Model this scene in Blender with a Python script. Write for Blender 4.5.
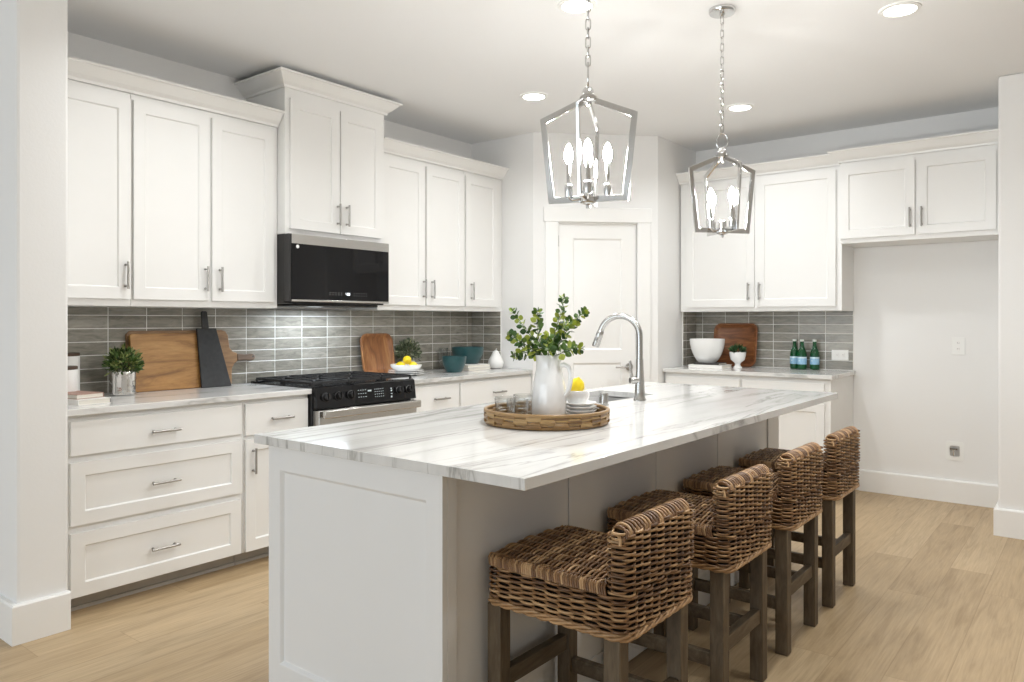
import bpy, bmesh, math, random
from mathutils import Vector, Matrix
PI = math.pi
random.seed(7)
for o in list(bpy.data.objects):
    bpy.data.objects.remove(o)
S = bpy.context.scene
COL = S.collection

# ------------------------------------------------------------------ camera, light, exposure
W = 3.455          # y of the back wall
H = 2.78           # ceiling
cam = bpy.data.cameras.new('camera')
cam.sensor_width = 36.0
cam.lens = 749.88 / 1024 * 36
cam.shift_y = (320.23 - 341.0) / 1024
cam.clip_start = 0.02
camo = bpy.data.objects.new('camera', cam)
camo.location = (4.1645, -2.7117, 1.302)
camo.rotation_euler = (PI / 2, 0, 0.6673)
COL.objects.link(camo)
S.camera = camo

S.view_settings.view_transform = 'Standard'
S.view_settings.look = 'None'
S.view_settings.gamma = 1
S.view_settings.use_curve_mapping = False
S.view_settings.exposure = 0.36
S.cycles.use_denoising = True
S.cycles.max_bounces = 10
S.cycles.diffuse_bounces = 6
S.cycles.glossy_bounces = 5
S.cycles.transmission_bounces = 10
S.cycles.transparent_max_bounces = 10
S.cycles.sample_clamp_indirect = 6
S.cycles.caustics_reflective = False
S.cycles.caustics_refractive = False

world = bpy.data.worlds.new('world')
S.world = world
world.use_nodes = True
bg = world.node_tree.nodes['Background']
bg.inputs[0].default_value = (0.78, 0.88, 1.0, 1)
bg.inputs[1].default_value = .6

DAY = 36.0        # daylight through each rear window
CAN = 7.5         # each recessed downlight
BULB = 330.0        # candle bulb emission


def area(name, loc, rot, sx, sy, power, col, spread=PI, shape='RECTANGLE', parent=None):
    l = bpy.data.lights.new(name, 'AREA')
    l.shape = shape
    l.size = sx
    l.size_y = sy
    l.energy = power
    l.color = col
    l.spread = spread
    o = bpy.data.objects.new(name, l)
    o.location = loc
    o.rotation_euler = rot
    if parent:
        o.parent = parent
    COL.objects.link(o)
    return o


for wx in (-0.6, 1.6, 3.8):          # daylight coming in through the three rear windows
    area('window_daylight', (wx, -6.85, 1.35), (PI / 2, 0, 0), 1.7, 2.1, DAY, (0.82, 0.92, 1.0))

# ------------------------------------------------------------------ node helpers / materials
MATS = {}


class NT:
    def __init__(s, name):
        m = bpy.data.materials.new(name)
        m.use_nodes = True
        s.m = m
        s.t = m.node_tree
        s.b = s.t.nodes['Principled BSDF']
        s.out = s.t.nodes['Material Output']

    def n(s, typ, **kw):
        nd = s.t.nodes.new(typ)
        for k, v in kw.items():
            if k.startswith('i_'):
                nd.inputs[k[2:].replace('_', ' ')].default_value = v
            else:
                setattr(nd, k, v)
        return nd

    def l(s, a, b):
        s.t.links.new(a, b)

    def math(s, op, a, b=None, c=None):
        nd = s.n('ShaderNodeMath', operation=op)
        for i, v in enumerate((a, b, c)):
            if v is None:
                continue
            if isinstance(v, (int, float)):
                nd.inputs[i].default_value = v
            else:
                s.l(v, nd.inputs[i])
        return nd.outputs[0]

    def coord(s, scale=(1, 1, 1), loc=(0, 0, 0), rot=(0, 0, 0)):
        c = s.n('ShaderNodeTexCoord')
        mp = s.n('ShaderNodeMapping')
        mp.inputs['Scale'].default_value = scale
        mp.inputs['Location'].default_value = loc
        mp.inputs['Rotation'].default_value = rot
        s.l(c.outputs['Object'], mp.inputs['Vector'])
        return mp.outputs[0]

    def noise(s, vec, scale, detail=4, rough=.5, dist=0.0):
        nd = s.n('ShaderNodeTexNoise')
        nd.inputs['Scale'].default_value = scale
        nd.inputs['Detail'].default_value = detail
        nd.inputs['Roughness'].default_value = rough
        nd.inputs['Distortion'].default_value = dist
        s.l(vec, nd.inputs['Vector'])
        return nd.outputs[0]

    def ramp(s, fac, stops):
        nd = s.n('ShaderNodeValToRGB')
        e = nd.color_ramp.elements
        while len(e) < len(stops):
            e.new(.5)
        for el, (p, c) in zip(e, stops):
            el.position = p
            el.color = (*c, 1)
        s.l(fac, nd.inputs[0])
        return nd.outputs[0]

    def mix(s, fac, a, b, blend='MIX'):
        nd = s.n('ShaderNodeMix', data_type='RGBA', blend_type=blend)
        for sock, v in ((nd.inputs[0], fac), (nd.inputs[6], a), (nd.inputs[7], b)):
            if isinstance(v, (int, float)):
                sock.default_value = v
            elif isinstance(v, tuple):
                sock.default_value = (*v, 1)
            else:
                s.l(v, sock)
        return nd.outputs[2]

    def bump(s, h, strength=.2, dist=.002):
        nd = s.n('ShaderNodeBump')
        nd.inputs['Strength'].default_value = strength
        nd.inputs['Distance'].default_value = dist
        s.l(h, nd.inputs['Height'])
        s.l(nd.outputs[0], s.b.inputs['Normal'])

    def set(s, **kw):
        for k, v in kw.items():
            k = k.replace('_', ' ')
            if isinstance(v, tuple) and len(v) == 3:
                v = (*v, 1)
            s.b.inputs[k].default_value = v
        return s


def plain(name, col, rough=.5, metal=0.0, var=.03, scale=18, **kw):
    """colour with a faint procedural mottling"""
    t = NT(name)
    f = t.noise(t.coord(), scale, 3)
    c = t.ramp(f, [(.3, tuple(v * (1 - var) for v in col)), (.7, tuple(min(1, v * (1 + var)) for v in col))])
    t.l(c, t.b.inputs['Base Color'])
    t.set(Roughness=rough, Metallic=metal, **kw)
    MATS[name] = t.m
    return t


plain('wall', (.80, .795, .78), .6, var=.008, scale=30).bump
t = NT('wall_paint')
f = t.noise(t.coord(), 90, 3, .6)
t.set(Base_Color=(.80, .795, .785), Roughness=.62)
t.bump(f, .25, .002)
MATS['wall'] = t.m
t = NT('ceiling_paint')
f = t.noise(t.coord(), 60, 3, .6)
t.set(Base_Color=(.81, .815, .82), Roughness=.8)
t.bump(f, .15, .002)
MATS['ceiling'] = t.m
plain('cabinet', (.81, .805, .79), .36, var=.006, scale=6)
plain('island_paint', (.79, .79, .785), .38, var=.006, scale=6)
plain('trim', (.83, .825, .81), .4, var=.006, scale=6)
plain('toe', (.42, .40, .37), .6, var=.03)
plain('ceramic', (.86, .86, .85), .14, var=.006, scale=8, Coat_Weight=.4)
plain('matte_white', (.82, .81, .79), .5, var=.012, scale=12)
plain('plastic_white', (.82, .82, .80), .35, var=.006)
plain('plastic_grey', (.30, .30, .30), .45)
plain('nickel', (.42, .405, .385), .28, 1.0, var=.03)
plain('chrome', (.66, .66, .655), .10, 1.0, var=.01)
plain('steel_sink', (.55, .55, .54), .28, 1.0, var=.03)
plain('faucet_steel', (.50, .495, .48), .24, 1.0, var=.02)
plain('teal', (.008, .058, .064), .32, var=.12, scale=25, Coat_Weight=.3)
plain('lemon', (.86, .66, .02), .38, var=.05, scale=60)
plain('soil', (.03, .022, .016), .9, var=.2, scale=80)
plain('slate', (.035, .036, .038), .75, var=.18, scale=40)
plain('iron', (.012, .012, .013), .48, var=.1, scale=60)
plain('black_enamel', (.012, .012, .013), .2, var=.04)
plain('black_gloss', (.006, .006, .007), .04, var=.03, Specular_IOR_Level=.32)
plain('dark_side', (.022, .021, .021), .35, var=.05)
plain('book_pink', (.40, .25, .20), .6)
plain('book_cream', (.72, .66, .55), .6)
plain('book_white', (.82, .80, .77), .45)
plain('book_dark', (.05, .045, .045), .5)
plain('book_grey', (.55, .53, .50), .6)
plain('lid_wood', (.065, .036, .022), .5, var=.2, scale=40)
plain('label_blue', (.30, .52, .72), .45, var=.04)
plain('label_pale', (.70, .80, .84), .45, var=.03)
plain('cap_pale', (.72, .74, .70), .4)
plain('sky_blue_star', (.62, .06, .05), .5)
plain('slot_dark', (.06, .06, .06), .6)

# paper edges: fine lines
t = NT('paper')
f = t.noise(t.coord((1, 1, 220)), 6, 2)
t.l(t.ramp(f, [(.3, (.70, .66, .58)), (.7, (.85, .82, .75))]), t.b.inputs['Base Color'])
t.set(Roughness=.8)
MATS['paper'] = t.m

# brushed stainless
t = NT('stainless')
f = t.noise(t.coord((400, 1.5, 400)), 2, 3)
t.l(t.ramp(f, [(.3, (.50, .485, .46)), (.7, (.60, .585, .56))]), t.b.inputs['Base Color'])
t.set(Roughness=.27, Metallic=1.0)
MATS['stainless'] = t.m

# silver plant pot, hammered mirror finish
t = NT('mirror_pot')
f = t.noise(t.coord(), 45, 2)
t.set(Base_Color=(.80, .79, .77), Metallic=1.0, Roughness=.12)
t.bump(f, .35, .004)
MATS['mirror_pot'] = t.m


def emit(name, col, strength):
    t = NT(name)
    t.set(Base_Color=(.8, .8, .8), Emission_Color=col, Emission_Strength=strength)
    MATS[name] = t.m


emit('lamp_lens', (1.0, .97, .92), 9.0)
emit('bulb', (1.0, .985, .95), BULB)
emit('task_lens', (.85, .93, 1.0), 1.5)
emit('display', (.85, .93, 1.0), 1.6)

# clear glass
t = NT('clear_glass')          # thin-walled clear glass
tr_ = t.n('ShaderNodeBsdfTransparent')
tr_.inputs[0].default_value = (.965, .975, .975, 1)
gl_ = t.n('ShaderNodeBsdfGlossy')
gl_.inputs['Roughness'].default_value = .03
lw_ = t.n('ShaderNodeLayerWeight')
lw_.inputs[0].default_value = .35
mx_ = t.n('ShaderNodeMixShader')
t.l(t.math('MULTIPLY', lw_.outputs['Facing'], .85), mx_.inputs[0])
t.l(tr_.outputs[0], mx_.inputs[1])
t.l(gl_.outputs[0], mx_.inputs[2])
t.l(mx_.outputs[0], t.out.inputs[0])
MATS['clear_glass'] = t.m
t = NT('green_glass')
t.set(Base_Color=(.008, .11, .035), Roughness=.05, IOR=1.45, Transmission_Weight=.35)
MATS['green_glass'] = t.m


# quartzite tops: white stone with long grey veins running the length of each slab
def stone(name, along_y=True):
    t = NT(name)
    rz = math.radians(5 if along_y else -5)
    v = t.coord((1, .07, .15) if along_y else (.07, 1, .15), rot=(0, 0, rz))
    n1 = t.noise(v, 7.0, 8, .62, .45)
    v2 = t.coord((1, .10, .2) if along_y else (.10, 1, .2), (3.1, 1.7, .4), (0, 0, rz * 2.2))
    n2 = t.noise(v2, 3.0, 6, .58, .8)
    n3 = t.noise(t.coord((1, .3, 1) if along_y else (.3, 1, 1)), 22, 5, .6)
    cloud = t.ramp(n1, [(.30, (.58, .575, .56)), (.46, (.70, .695, .68)), (.60, (.75, .745, .735)), (.75, (.79, .785, .775))])
    d = t.math('ABSOLUTE', t.math('SUBTRACT', n2, .5))
    vein = t.ramp(d, [(0.0, (.42, .415, .40)), (.006, (.70, .69, .68)), (.016, (1, 1, 1))])
    d2 = t.math('ABSOLUTE', t.math('SUBTRACT', n1, .40))
    vein2 = t.ramp(d2, [(0.0, (.62, .615, .60)), (.010, (.92, .92, .915)), (.022, (1, 1, 1))])
    c = t.mix(.6, cloud, vein, 'MULTIPLY')
    c = t.mix(.7, c, vein2, 'MULTIPLY')
    c = t.mix(.10, c, t.ramp(n3, [(.3, (.6, .6, .58)), (.7, (1, 1, 1))]), 'MULTIPLY')
    t.l(c, t.b.inputs['Base Color'])
    t.set(Roughness=.10, IOR=1.5)
    MATS[name] = t.m


stone('stone_y', True)
stone('stone_x', False)

# oak plank floor, boards along y
t = NT('oak_floor')
tc = t.n('ShaderNodeTexCoord')
sp = t.n('ShaderNodeSeparateXYZ')
t.l(tc.outputs['Object'], sp.inputs[0])
PWID, PLEN = .186, 1.52
r = t.math('DIVIDE', sp.outputs[0], PWID)
row = t.math('FLOOR', r)
wn = t.n('ShaderNodeTexWhiteNoise', noise_dimensions='1D')
t.l(row, wn.inputs['W'])
yy = t.math('ADD', t.math('DIVIDE', sp.outputs[1], PLEN), t.math('MULTIPLY', wn.outputs[0], 7.0))
colm = t.math('FLOOR', yy)
cb = t.n('ShaderNodeCombineXYZ')
t.l(row, cb.inputs[0])
t.l(colm, cb.inputs[1])
wn2 = t.n('ShaderNodeTexWhiteNoise', noise_dimensions='2D')
t.l(cb.outputs[0], wn2.inputs['Vector'])
# grain, shifted per board
cb2 = t.n('ShaderNodeCombineXYZ')
t.l(t.math('ADD', t.math('MULTIPLY', sp.outputs[0], 9.0), t.math('MULTIPLY', wn2.outputs[0], 40.0)), cb2.inputs[0])
t.l(t.math('MULTIPLY', sp.outputs[1], .9), cb2.inputs[1])
g1 = t.noise(cb2.outputs[0], 2.2, 6, .6, .8)
cb3 = t.n('ShaderNodeCombineXYZ')
t.l(t.math('ADD', t.math('MULTIPLY', sp.outputs[0], 60.0), t.math('MULTIPLY', wn2.outputs[0], 90.0)), cb3.inputs[0])
t.l(t.math('MULTIPLY', sp.outputs[1], 2.2), cb3.inputs[1])
g2 = t.noise(cb3.outputs[0], 2.0, 4, .6)
base = t.ramp(wn2.outputs[0], [(0, (.43, .313, .182)), (.5, (.475, .35, .208)), (1, (.515, .388, .238))])
c = t.mix(.8, base, t.ramp(g1, [(.28, (.70, .66, .60)), (.5, (.97, .96, .95)), (.75, (1.12, 1.11, 1.09))]), 'MULTIPLY')
c = t.mix(.6, c, t.ramp(g2, [(.3, (.72, .68, .62)), (.65, (1.05, 1.05, 1.05))]), 'MULTIPLY')
fx = t.math('FRACT', r)
ex = t.math('MINIMUM', fx, t.math('SUBTRACT', 1.0, fx))
fy = t.math('FRACT', yy)
ey = t.math('MULTIPLY', t.math('MINIMUM', fy, t.math('SUBTRACT', 1.0, fy)), PLEN / PWID)
e = t.math('MINIMUM', ex, ey)
gap = t.ramp(e, [(0, (.62, .57, .51)), (.007, (.88, .86, .83)), (.012, (1, 1, 1))])
c = t.mix(.8, c, gap, 'MULTIPLY')
t.l(c, t.b.inputs['Base Color'])
t.set(Roughness=.42)
t.bump(t.math('ADD', g2, t.math('MULTIPLY', t.math('MINIMUM', e, .014), 40.0)), .10, .002)
MATS['floor'] = t.m

# glazed grey tile, each tile its own tone (random per mesh island), streaky glaze
t = NT('grey_tile')
geo = t.n('ShaderNodeNewGeometry')
n1 = t.noise(t.coord((10, 10, 45)), 1.0, 5, .65, .8)
tone = t.ramp(geo.outputs['Random Per Island'], [(0, (.235, .220, .185)), (.5, (.295, .279, .240)), (1, (.36, .342, .302))])
c = t.mix(.6, tone, t.ramp(n1, [(.30, (.45, .44, .42)), (.5, (.95, .95, .95)), (.70, (1.4, 1.38, 1.34))]), 'MULTIPLY')
t.l(c, t.b.inputs['Base Color'])
t.set(Roughness=.22)
t.bump(n1, .12, .004)
MATS['tile'] = t.m
plain('grout', (.84, .83, .80), .8)


def wood(name, cols, axis='y', sc=6, rough=.45, stripes=0.0):
    t = NT(name)
    k = {'x': (.16, 1, 1), 'y': (1, .16, 1), 'z': (1, 1, .16)}[axis]
    v = t.coord(tuple(a * sc for a in k))
    n1 = t.noise(v, 2.2, 7, .62, 1.2)
    n2 = t.noise(t.coord(tuple(a * sc * 6 for a in k)), 2.0, 3, .6)
    c = t.ramp(n1, [(.28, cols[0]), (.5, cols[1]), (.72, cols[2])])
    c = t.mix(.35, c, t.ramp(n2, [(.3, (.6, .55, .5)), (.65, (1.05, 1.05, 1.05))]), 'MULTIPLY')
    t.l(c, t.b.inputs['Base Color'])
    t.set(Roughness=rough)
    t.bump(n2, .12, .002)
    MATS[name] = t.m


wood('board_wood', [(.17, .072, .022), (.43, .22, .068), (.58, .34, .125)], 'y', 7)
wood('paddle_wood', [(.16, .085, .04), (.30, .17, .08), (.40, .25, .12)], 'y', 8)
wood('paddle_handle', [(.10, .065, .045), (.17, .115, .08), (.23, .16, .115)], 'y', 8)
wood('acacia', [(.13, .045, .015), (.31, .125, .042), (.46, .225, .085)], 'z', 9)
wood('acacia_flat', [(.10, .032, .010), (.24, .085, .026), (.46, .21, .075)], 'x', 9)
wood('leg_wood', [(.060, .040, .021), (.105, .074, .042), (.155, .117, .072)], 'z', 14, .6)
wood('rail_wood', [(.060, .040, .021), (.105, .074, .042), (.155, .117, .072)], 'y', 14, .6)

# wicker: each cane its own tone
t = NT('wicker')
geo = t.n('ShaderNodeNewGeometry')
n1 = t.noise(t.coord(), 22, 3, .6)
tone = t.ramp(geo.outputs['Random Per Island'], [(0, (.11, .050, .020)), (.35, (.22, .115, .048)), (.7, (.36, .205, .092)), (1, (.54, .345, .175))])
c = t.mix(.7, tone, t.ramp(n1, [(.3, (.55, .5, .45)), (.6, (1.05, 1.05, 1.05))]), 'MULTIPLY')
t.l(c, t.b.inputs['Base Color'])
t.set(Roughness=.42)
MATS['wicker'] = t.m
plain('weave_gap_shade', (.016, .010, .006), .9, var=.2)  # near-black filler colour, paints the shade between the canes

# rattan tray
t = NT('rattan')
geo = t.n('ShaderNodeNewGeometry')
n1 = t.noise(t.coord((30, 30, 90)), 1.0, 3, .6)
tone = t.ramp(geo.outputs['Random Per Island'], [(0, (.10, .048, .016)), (.5, (.235, .13, .045)), (1, (.40, .26, .11))])
t.l(t.mix(.6, tone, t.ramp(n1, [(.3, (.6, .55, .5)), (.6, (1.05, 1.05, 1.05))]), 'MULTIPLY'), t.b.inputs['Base Color'])
t.set(Roughness=.35)
MATS['rattan'] = t.m


def leafmat(name, a, b, c3):
    t = NT(name)
    geo = t.n('ShaderNodeNewGeometry')
    t.l(t.ramp(geo.outputs['Random Per Island'], [(0, a), (.55, b), (1, c3)]), t.b.inputs['Base Color'])
    t.set(Roughness=.42)
    t.b.inputs['Subsurface Weight'].default_value = 0.0
    MATS[name] = t.m


leafmat('leaf_euc', (.018, .060, .012), (.085, .165, .026), (.42, .47, .06))
leafmat('leaf_box', (.018, .050, .008), (.065, .125, .018), (.40, .44, .16))
leafmat('leaf_grey', (.035, .06, .03), (.09, .12, .06), (.34, .36, .24))
leafmat('leaf_dark', (.012, .04, .012), (.03, .085, .025), (.06, .13, .05))
plain('stem_green', (.12, .15, .05), .6)


# ------------------------------------------------------------------ mesh helper
class MB:
    def __init__(s):
        s.b = bmesh.new()

    def face(s, pts):
        return s.b.faces.new([s.b.verts.new(p) for p in pts])

    def box(s, x0, y0, z0, x1, y1, z1, M=None):
        P = [Vector(p) for p in ((x0, y0, z0), (x1, y0, z0), (x1, y1, z0), (x0, y1, z0), (x0, y0, z1), (x1, y0, z1), (x1, y1, z1), (x0, y1, z1))]
        if M:
            P = [M @ p for p in P]
        v = [s.b.verts.new(p) for p in P]
        for f in ((0, 3, 2, 1), (4, 5, 6, 7), (0, 1, 5, 4), (1, 2, 6, 5), (2, 3, 7, 6), (3, 0, 4, 7)):
            s.b.faces.new([v[i] for i in f])
        return s

    def loft(s, loops, cap0=True, cap1=True, closed=True):
        R = [[s.b.verts.new(p) for p in lp] for lp in loops]
        n = len(R[0])
        for a, b in zip(R, R[1:]):
            for i in range(n if closed else n - 1):
                j = (i + 1) % n
                s.b.faces.new((a[i], a[j], b[j], b[i]))
        if cap0:
            s.b.faces.new(R[0][::-1])
        if cap1:
            s.b.faces.new(R[-1])
        return s

    def lathe(s, prof, c=(0, 0, 0), n=32, cap0=True, cap1=True, M=None):
        loops = []
        for r_, z in prof:
            lp = [Vector((r_ * math.cos(2 * PI * i / n), r_ * math.sin(2 * PI * i / n), z)) for i in range(n)]
            if M:
                lp = [M @ p for p in lp]
            loops.append([p + Vector(c) for p in lp])
        return s.loft(loops, cap0, cap1)

    def tube(s, pts, r, n=8, closed=False, caps=True, flat=1.0):
        pts = [Vector(p) for p in pts]
        m = len(pts)
        loops = []
        up = Vector((0, 0, 1))
        nrm = None
        for i in range(m):
            if closed:
                d = pts[(i + 1) % m] - pts[i - 1]
            else:
                d = pts[min(i + 1, m - 1)] - pts[max(i - 1, 0)]
            d.normalize()
            if nrm is None:
                nrm = d.cross(up)
                if nrm.length < .1:
                    nrm = d.cross(Vector((1, 0, 0)))
            else:
                nrm = nrm - d * nrm.dot(d)
            nrm.normalize()
            bi = d.cross(nrm)
            rr = r[i] if isinstance(r, (list, tuple)) else r
            loops.append([pts[i] + (nrm * math.cos(2 * PI * k / n) + bi * math.sin(2 * PI * k / n) * flat) * rr for k in range(n)])
        if closed:
            R = [[s.b.verts.new(p) for p in lp] for lp in loops]
            for i in range(m):
                a, b = R[i], R[(i + 1) % m]
                for k in range(n):
                    kk = (k + 1) % n
                    s.b.faces.new((a[k], a[kk], b[kk], b[k]))
        else:
            s.loft(loops, caps, caps)
        return s

    def cyl(s, p0, p1, r0, r1=None, n=20):
        return s.tube([p0, p1], [r0, r0 if r1 is None else r1], n)

    def prism(s, poly, axis, a, b):
        """2-D outline extruded along an axis: 'x' -> (y,z), 'y' -> (x,z), 'z' -> (x,y)"""
        def P(p, t):
            return {'x': (t, p[0], p[1]), 'y': (p[0], t, p[1]), 'z': (p[0], p[1], t)}[axis]
        return s.loft([[P(p, a) for p in poly], [P(p, b) for p in poly]])

    def ball(s, c, r, sx=1, sy=1, sz=1, seg=20, rings=12):
        prof = []
        loops = []
        for i in range(1, rings):
            a = PI * i / rings
            loops.append([(c[0] + r * sx * math.sin(a) * math.cos(2 * PI * k / seg), c[1] + r * sy * math.sin(a) * math.sin(2 * PI * k / seg), c[2] - r * sz * math.cos(a)) for k in range(seg)])
        return s.loft(loops)

    def build(s, name, mat, parent=None, bevel=0.0, smooth=True, seg=2, ang=35, M=None, mats=None):
        if M:
            s.b.transform(M)
        bmesh.ops.recalc_face_normals(s.b, faces=s.b.faces)
        me = bpy.data.meshes.new(name)
        s.b.to_mesh(me)
        s.b.free()
        for mm in (mats or [mat]):
            me.materials.append(MATS[mm])
        if smooth:
            for p in me.polygons:
                p.use_smooth = True
            me.set_sharp_from_angle(angle=math.radians(ang))
        o = bpy.data.objects.new(name, me)
        COL.objects.link(o)
        if parent:
            o.parent = parent
        if bevel:
            md = o.modifiers.new('bevel', 'BEVEL')
            md.width = bevel
            md.segments = seg
            md.limit_method = 'ANGLE'
            md.angle_limit = math.radians(40)
        return o


def tag(o, label, cat, group=None):
    o['label'] = label
    o['category'] = cat
    if group:
        o['group'] = group
    return o


def thing(name, label, cat, loc=(0, 0, 0), rz=0.0, group=None, rot=None):
    o = bpy.data.objects.new(name, None)
    COL.objects.link(o)
    o.location = loc
    o.rotation_euler = rot or (0, 0, rz)
    o.empty_display_size = .05
    return tag(o, label, cat, group)


def struct(o):
    o['kind'] = 'structure'
    return o


def dup(root, loc, rz, label, group=None):
    r_ = root.copy()
    COL.objects.link(r_)
    r_.location = loc
    r_.rotation_euler = (0, 0, rz)
    r_['label'] = label
    if group:
        r_['group'] = group
    for ch in list(root.children):
        c_ = ch.copy()
        COL.objects.link(c_)
        c_.parent = r_
        for g_ in list(ch.children):
            d_ = g_.copy()
            COL.objects.link(d_)
            d_.parent = c_
    return r_


def rrect(hx, hy, r_, n=6, cx=0, cy=0):
    pts = []
    for sx, sy, a0 in ((1, 1, 0), (-1, 1, PI / 2), (-1, -1, PI), (1, -1, 3 * PI / 2)):
        for i in range(n + 1):
            a = a0 + PI / 2 * i / n
            pts.append((cx + sx * (hx - r_) + r_ * math.cos(a), cy + sy * (hy - r_) + r_ * math.sin(a)))
    return pts


# ------------------------------------------------------------------ room shell
struct(MB().box(-3.2, -7.0, -.1, 7.2, 4.2, 0).build('floor', 'floor', smooth=False))
struct(MB().box(-3.2, -7.1, H, 7.2, 4.2, H + .1).build('ceiling', 'ceiling', smooth=False))
PX, PY = 1.36, 2.025          # pantry corner walls
struct(MB().box(-.12, -1.56, 0, 0, PY, H).build('wall_left', 'wall', smooth=False))
struct(MB().box(PX, W, 0, 7.2, W + .12, H).build('wall_back', 'wall', smooth=False))
struct(MB().prism([(-.12, PY), (.645, PY), (.56, PY + .12), (-.12, PY + .12)], 'z', 0, H).build('wall_pantry_left', 'wall', smooth=False))
struct(MB().prism([(PX, 2.74), (PX, W + .12), (PX - .12, W + .12), (PX - .12, 2.79)], 'z', 0, H).build('wall_pantry_right', 'wall', smooth=False))
# diagonal wall local frame: X along the wall, -Y to the room
DM = Matrix.Translation((.67, 2.05, 0)) @ Matrix.Rotation(PI / 4, 4, 'Z')
DL = math.hypot(PX - .67, 2.74 - 2.05)
D0, D1, DH = .163, .802, 2.078
m = MB()
m.box(-.0354, 0, 0, D0, .12, H)
m.box(D1, 0, 0, DL, .12, H)
m.box(D0, 0, DH, D1, .12, H)
struct(m.build('wall_pantry_front', 'wall', smooth=False, M=DM))
# stub wall at the left end of the cabinets and the stub beside the fridge niche
struct(MB().box(-3.2, -1.575, 0, .728, -1.38, H).build('wall_end_left', 'wall', smooth=False, bevel=.012))
struct(MB().box(3.667, 2.68, 0, 7.2, W, H).build('wall_end_right', 'wall', smooth=False, bevel=.012))
struct(MB().box(7.2, -7.1, 0, 7.3, W, H).build('wall_right', 'wall', smooth=False))
struct(MB().box(-3.3, -7.1, 0, -3.2, -1.38, H).build('wall_far_left', 'wall', smooth=False))
m = MB()
wins = [(-1.45, .25), (.75, 2.45), (2.95, 4.65)]
xs = [-3.3] + [v for w_ in wins for v in w_] + [7.3]
for i in range(0, len(xs), 2):
    m.box(xs[i], -7.1, 0, xs[i + 1], -6.95, H)
for a, b in wins:
    m.box(a, -7.1, 2.4, b, -6.95, H)
    m.box(a, -7.1, 0, b, -6.95, .3)
struct(m.build('wall_rear', 'wall', smooth=False))


def sweep(m, path, z0, prof):
    """profile (out, up) swept along a plan path with mitred corners; out is to the right of travel"""
    pts = [Vector((p[0], p[1], 0)) for p in path]
    n = len(pts)
    loops = []
    for i in range(n):
        dirs = []
        if i > 0:
            dirs.append((pts[i] - pts[i - 1]).normalized())
        if i < n - 1:
            dirs.append((pts[i + 1] - pts[i]).normalized())
        nr = [Vector((d.y, -d.x, 0)) for d in dirs]
        nn = nr[0] if len(nr) == 1 else (nr[0] + nr[1]) / (1 + nr[0].dot(nr[1]))
        loops.append([pts[i] + nn * o + Vector((0, 0, z0 + u)) for o, u in prof])
    m.loft(loops)
    return m


def baseboard(name, path, h=.16, th=.022):
    pr = [(0, 0), (th, 0), (th, h - .008), (th - .005, h), (0, h)]
    return struct(sweep(MB(), path, .0005, pr).build(name, 'trim', smooth=False))


baseboard('baseboard_left', [(-3.2, -1.5755), (.7285, -1.5755), (.7285, -1.3805)])
baseboard('baseboard_back', [(2.70, W - .0005), (3.648, W - .0005)])
baseboard('baseboard_right', [(3.6665, W - .0005), (3.6665, 2.6795), (7.2, 2.6795)], h=.165)

# ---- pantry door and casing on the diagonal wall
m = MB()
m.box(D0 - .105, -.020, 0, D0, 0, DH)
m.box(D1, -.020, 0, D1 + .105, 0, DH)
m.box(D0 - .118, -.024, DH, D1 + .118, 0, DH + .115)
m.box(D0, -.004, DH - .012, D1, .1, DH)
struct(m.build('trim_1', 'trim', bevel=.003, M=DM))


def panel_face(m, x0, z0, x1, z1, y, panels, depth=.009, slope=.016, raise_=.0):
    """front face at y (toward -y), with sunk panels; panels = [(x0,z0,x1,z1)] stacked in z"""
    xs = sorted({x0, x1} | {v for p in panels for v in (p[0], p[2])})
    zs = sorted({z0, z1} | {v for p in panels for v in (p[1], p[3])})
    for a, b in zip(xs, xs[1:]):
        for c_, d_ in zip(zs, zs[1:]):
            if any(p[0] <= a and b <= p[2] and p[1] <= c_ and d_ <= p[3] for p in panels):
                continue
            m.face([(a, y, c_), (b, y, c_), (b, y, d_), (a, y, d_)])
    for p in panels:
        O = [(p[0], p[1]), (p[2], p[1]), (p[2], p[3]), (p[0], p[3])]
        I = [(p[0] + slope, p[1] + slope), (p[2] - slope, p[1] + slope), (p[2] - slope, p[3] - slope), (p[0] + slope, p[3] - slope)]
        for i in range(4):
            j = (i + 1) % 4
            m.face([(O[i][0], y, O[i][1]), (O[j][0], y, O[j][1]), (I[j][0], y + depth, I[j][1]), (I[i][0], y + depth, I[i][1])])
        if raise_:
            s2 = slope * 2.2
            J = [(p[0] + slope + s2, p[1] + slope + s2), (p[2] - slope - s2, p[1] + slope + s2), (p[2] - slope - s2, p[3] - slope - s2), (p[0] + slope + s2, p[3] - slope - s2)]
            for i in range(4):
                j = (i + 1) % 4
                m.face([(I[i][0], y + depth, I[i][1]), (I[j][0], y + depth, I[j][1]), (J[j][0], y + depth - raise_, J[j][1]), (J[i][0], y + depth - raise_, J[i][1])])
            m.face([(a, y + depth - raise_, b) for a, b in J])
        else:
            m.face([(a, y + depth, b) for a, b in I])


def slab_with_panels(x0, z0, x1, z1, yf, th, panels, **kw):
    m = MB()
    panel_face(m, x0, z0, x1, z1, yf, panels, **kw)
    yb = yf + th
    m.face([(x0, yb, z0), (x0, yb, z1), (x1, yb, z1), (x1, yb, z0)])
    m.face([(x0, yf, z0), (x0, yb, z0), (x1, yb, z0), (x1, yf, z0)])
    m.face([(x0, yf, z1), (x1, yf, z1), (x1, yb, z1), (x0, yb, z1)])
    m.face([(x0, yf, z0), (x0, yf, z1), (x0, yb, z1), (x0, yb, z0)])
    m.face([(x1, yf, z0), (x1, yb, z0), (x1, yb, z1), (x1, yf, z1)])
    bmesh.ops.remove_doubles(m.b, verts=m.b.verts, dist=1e-5)
    return m


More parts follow.
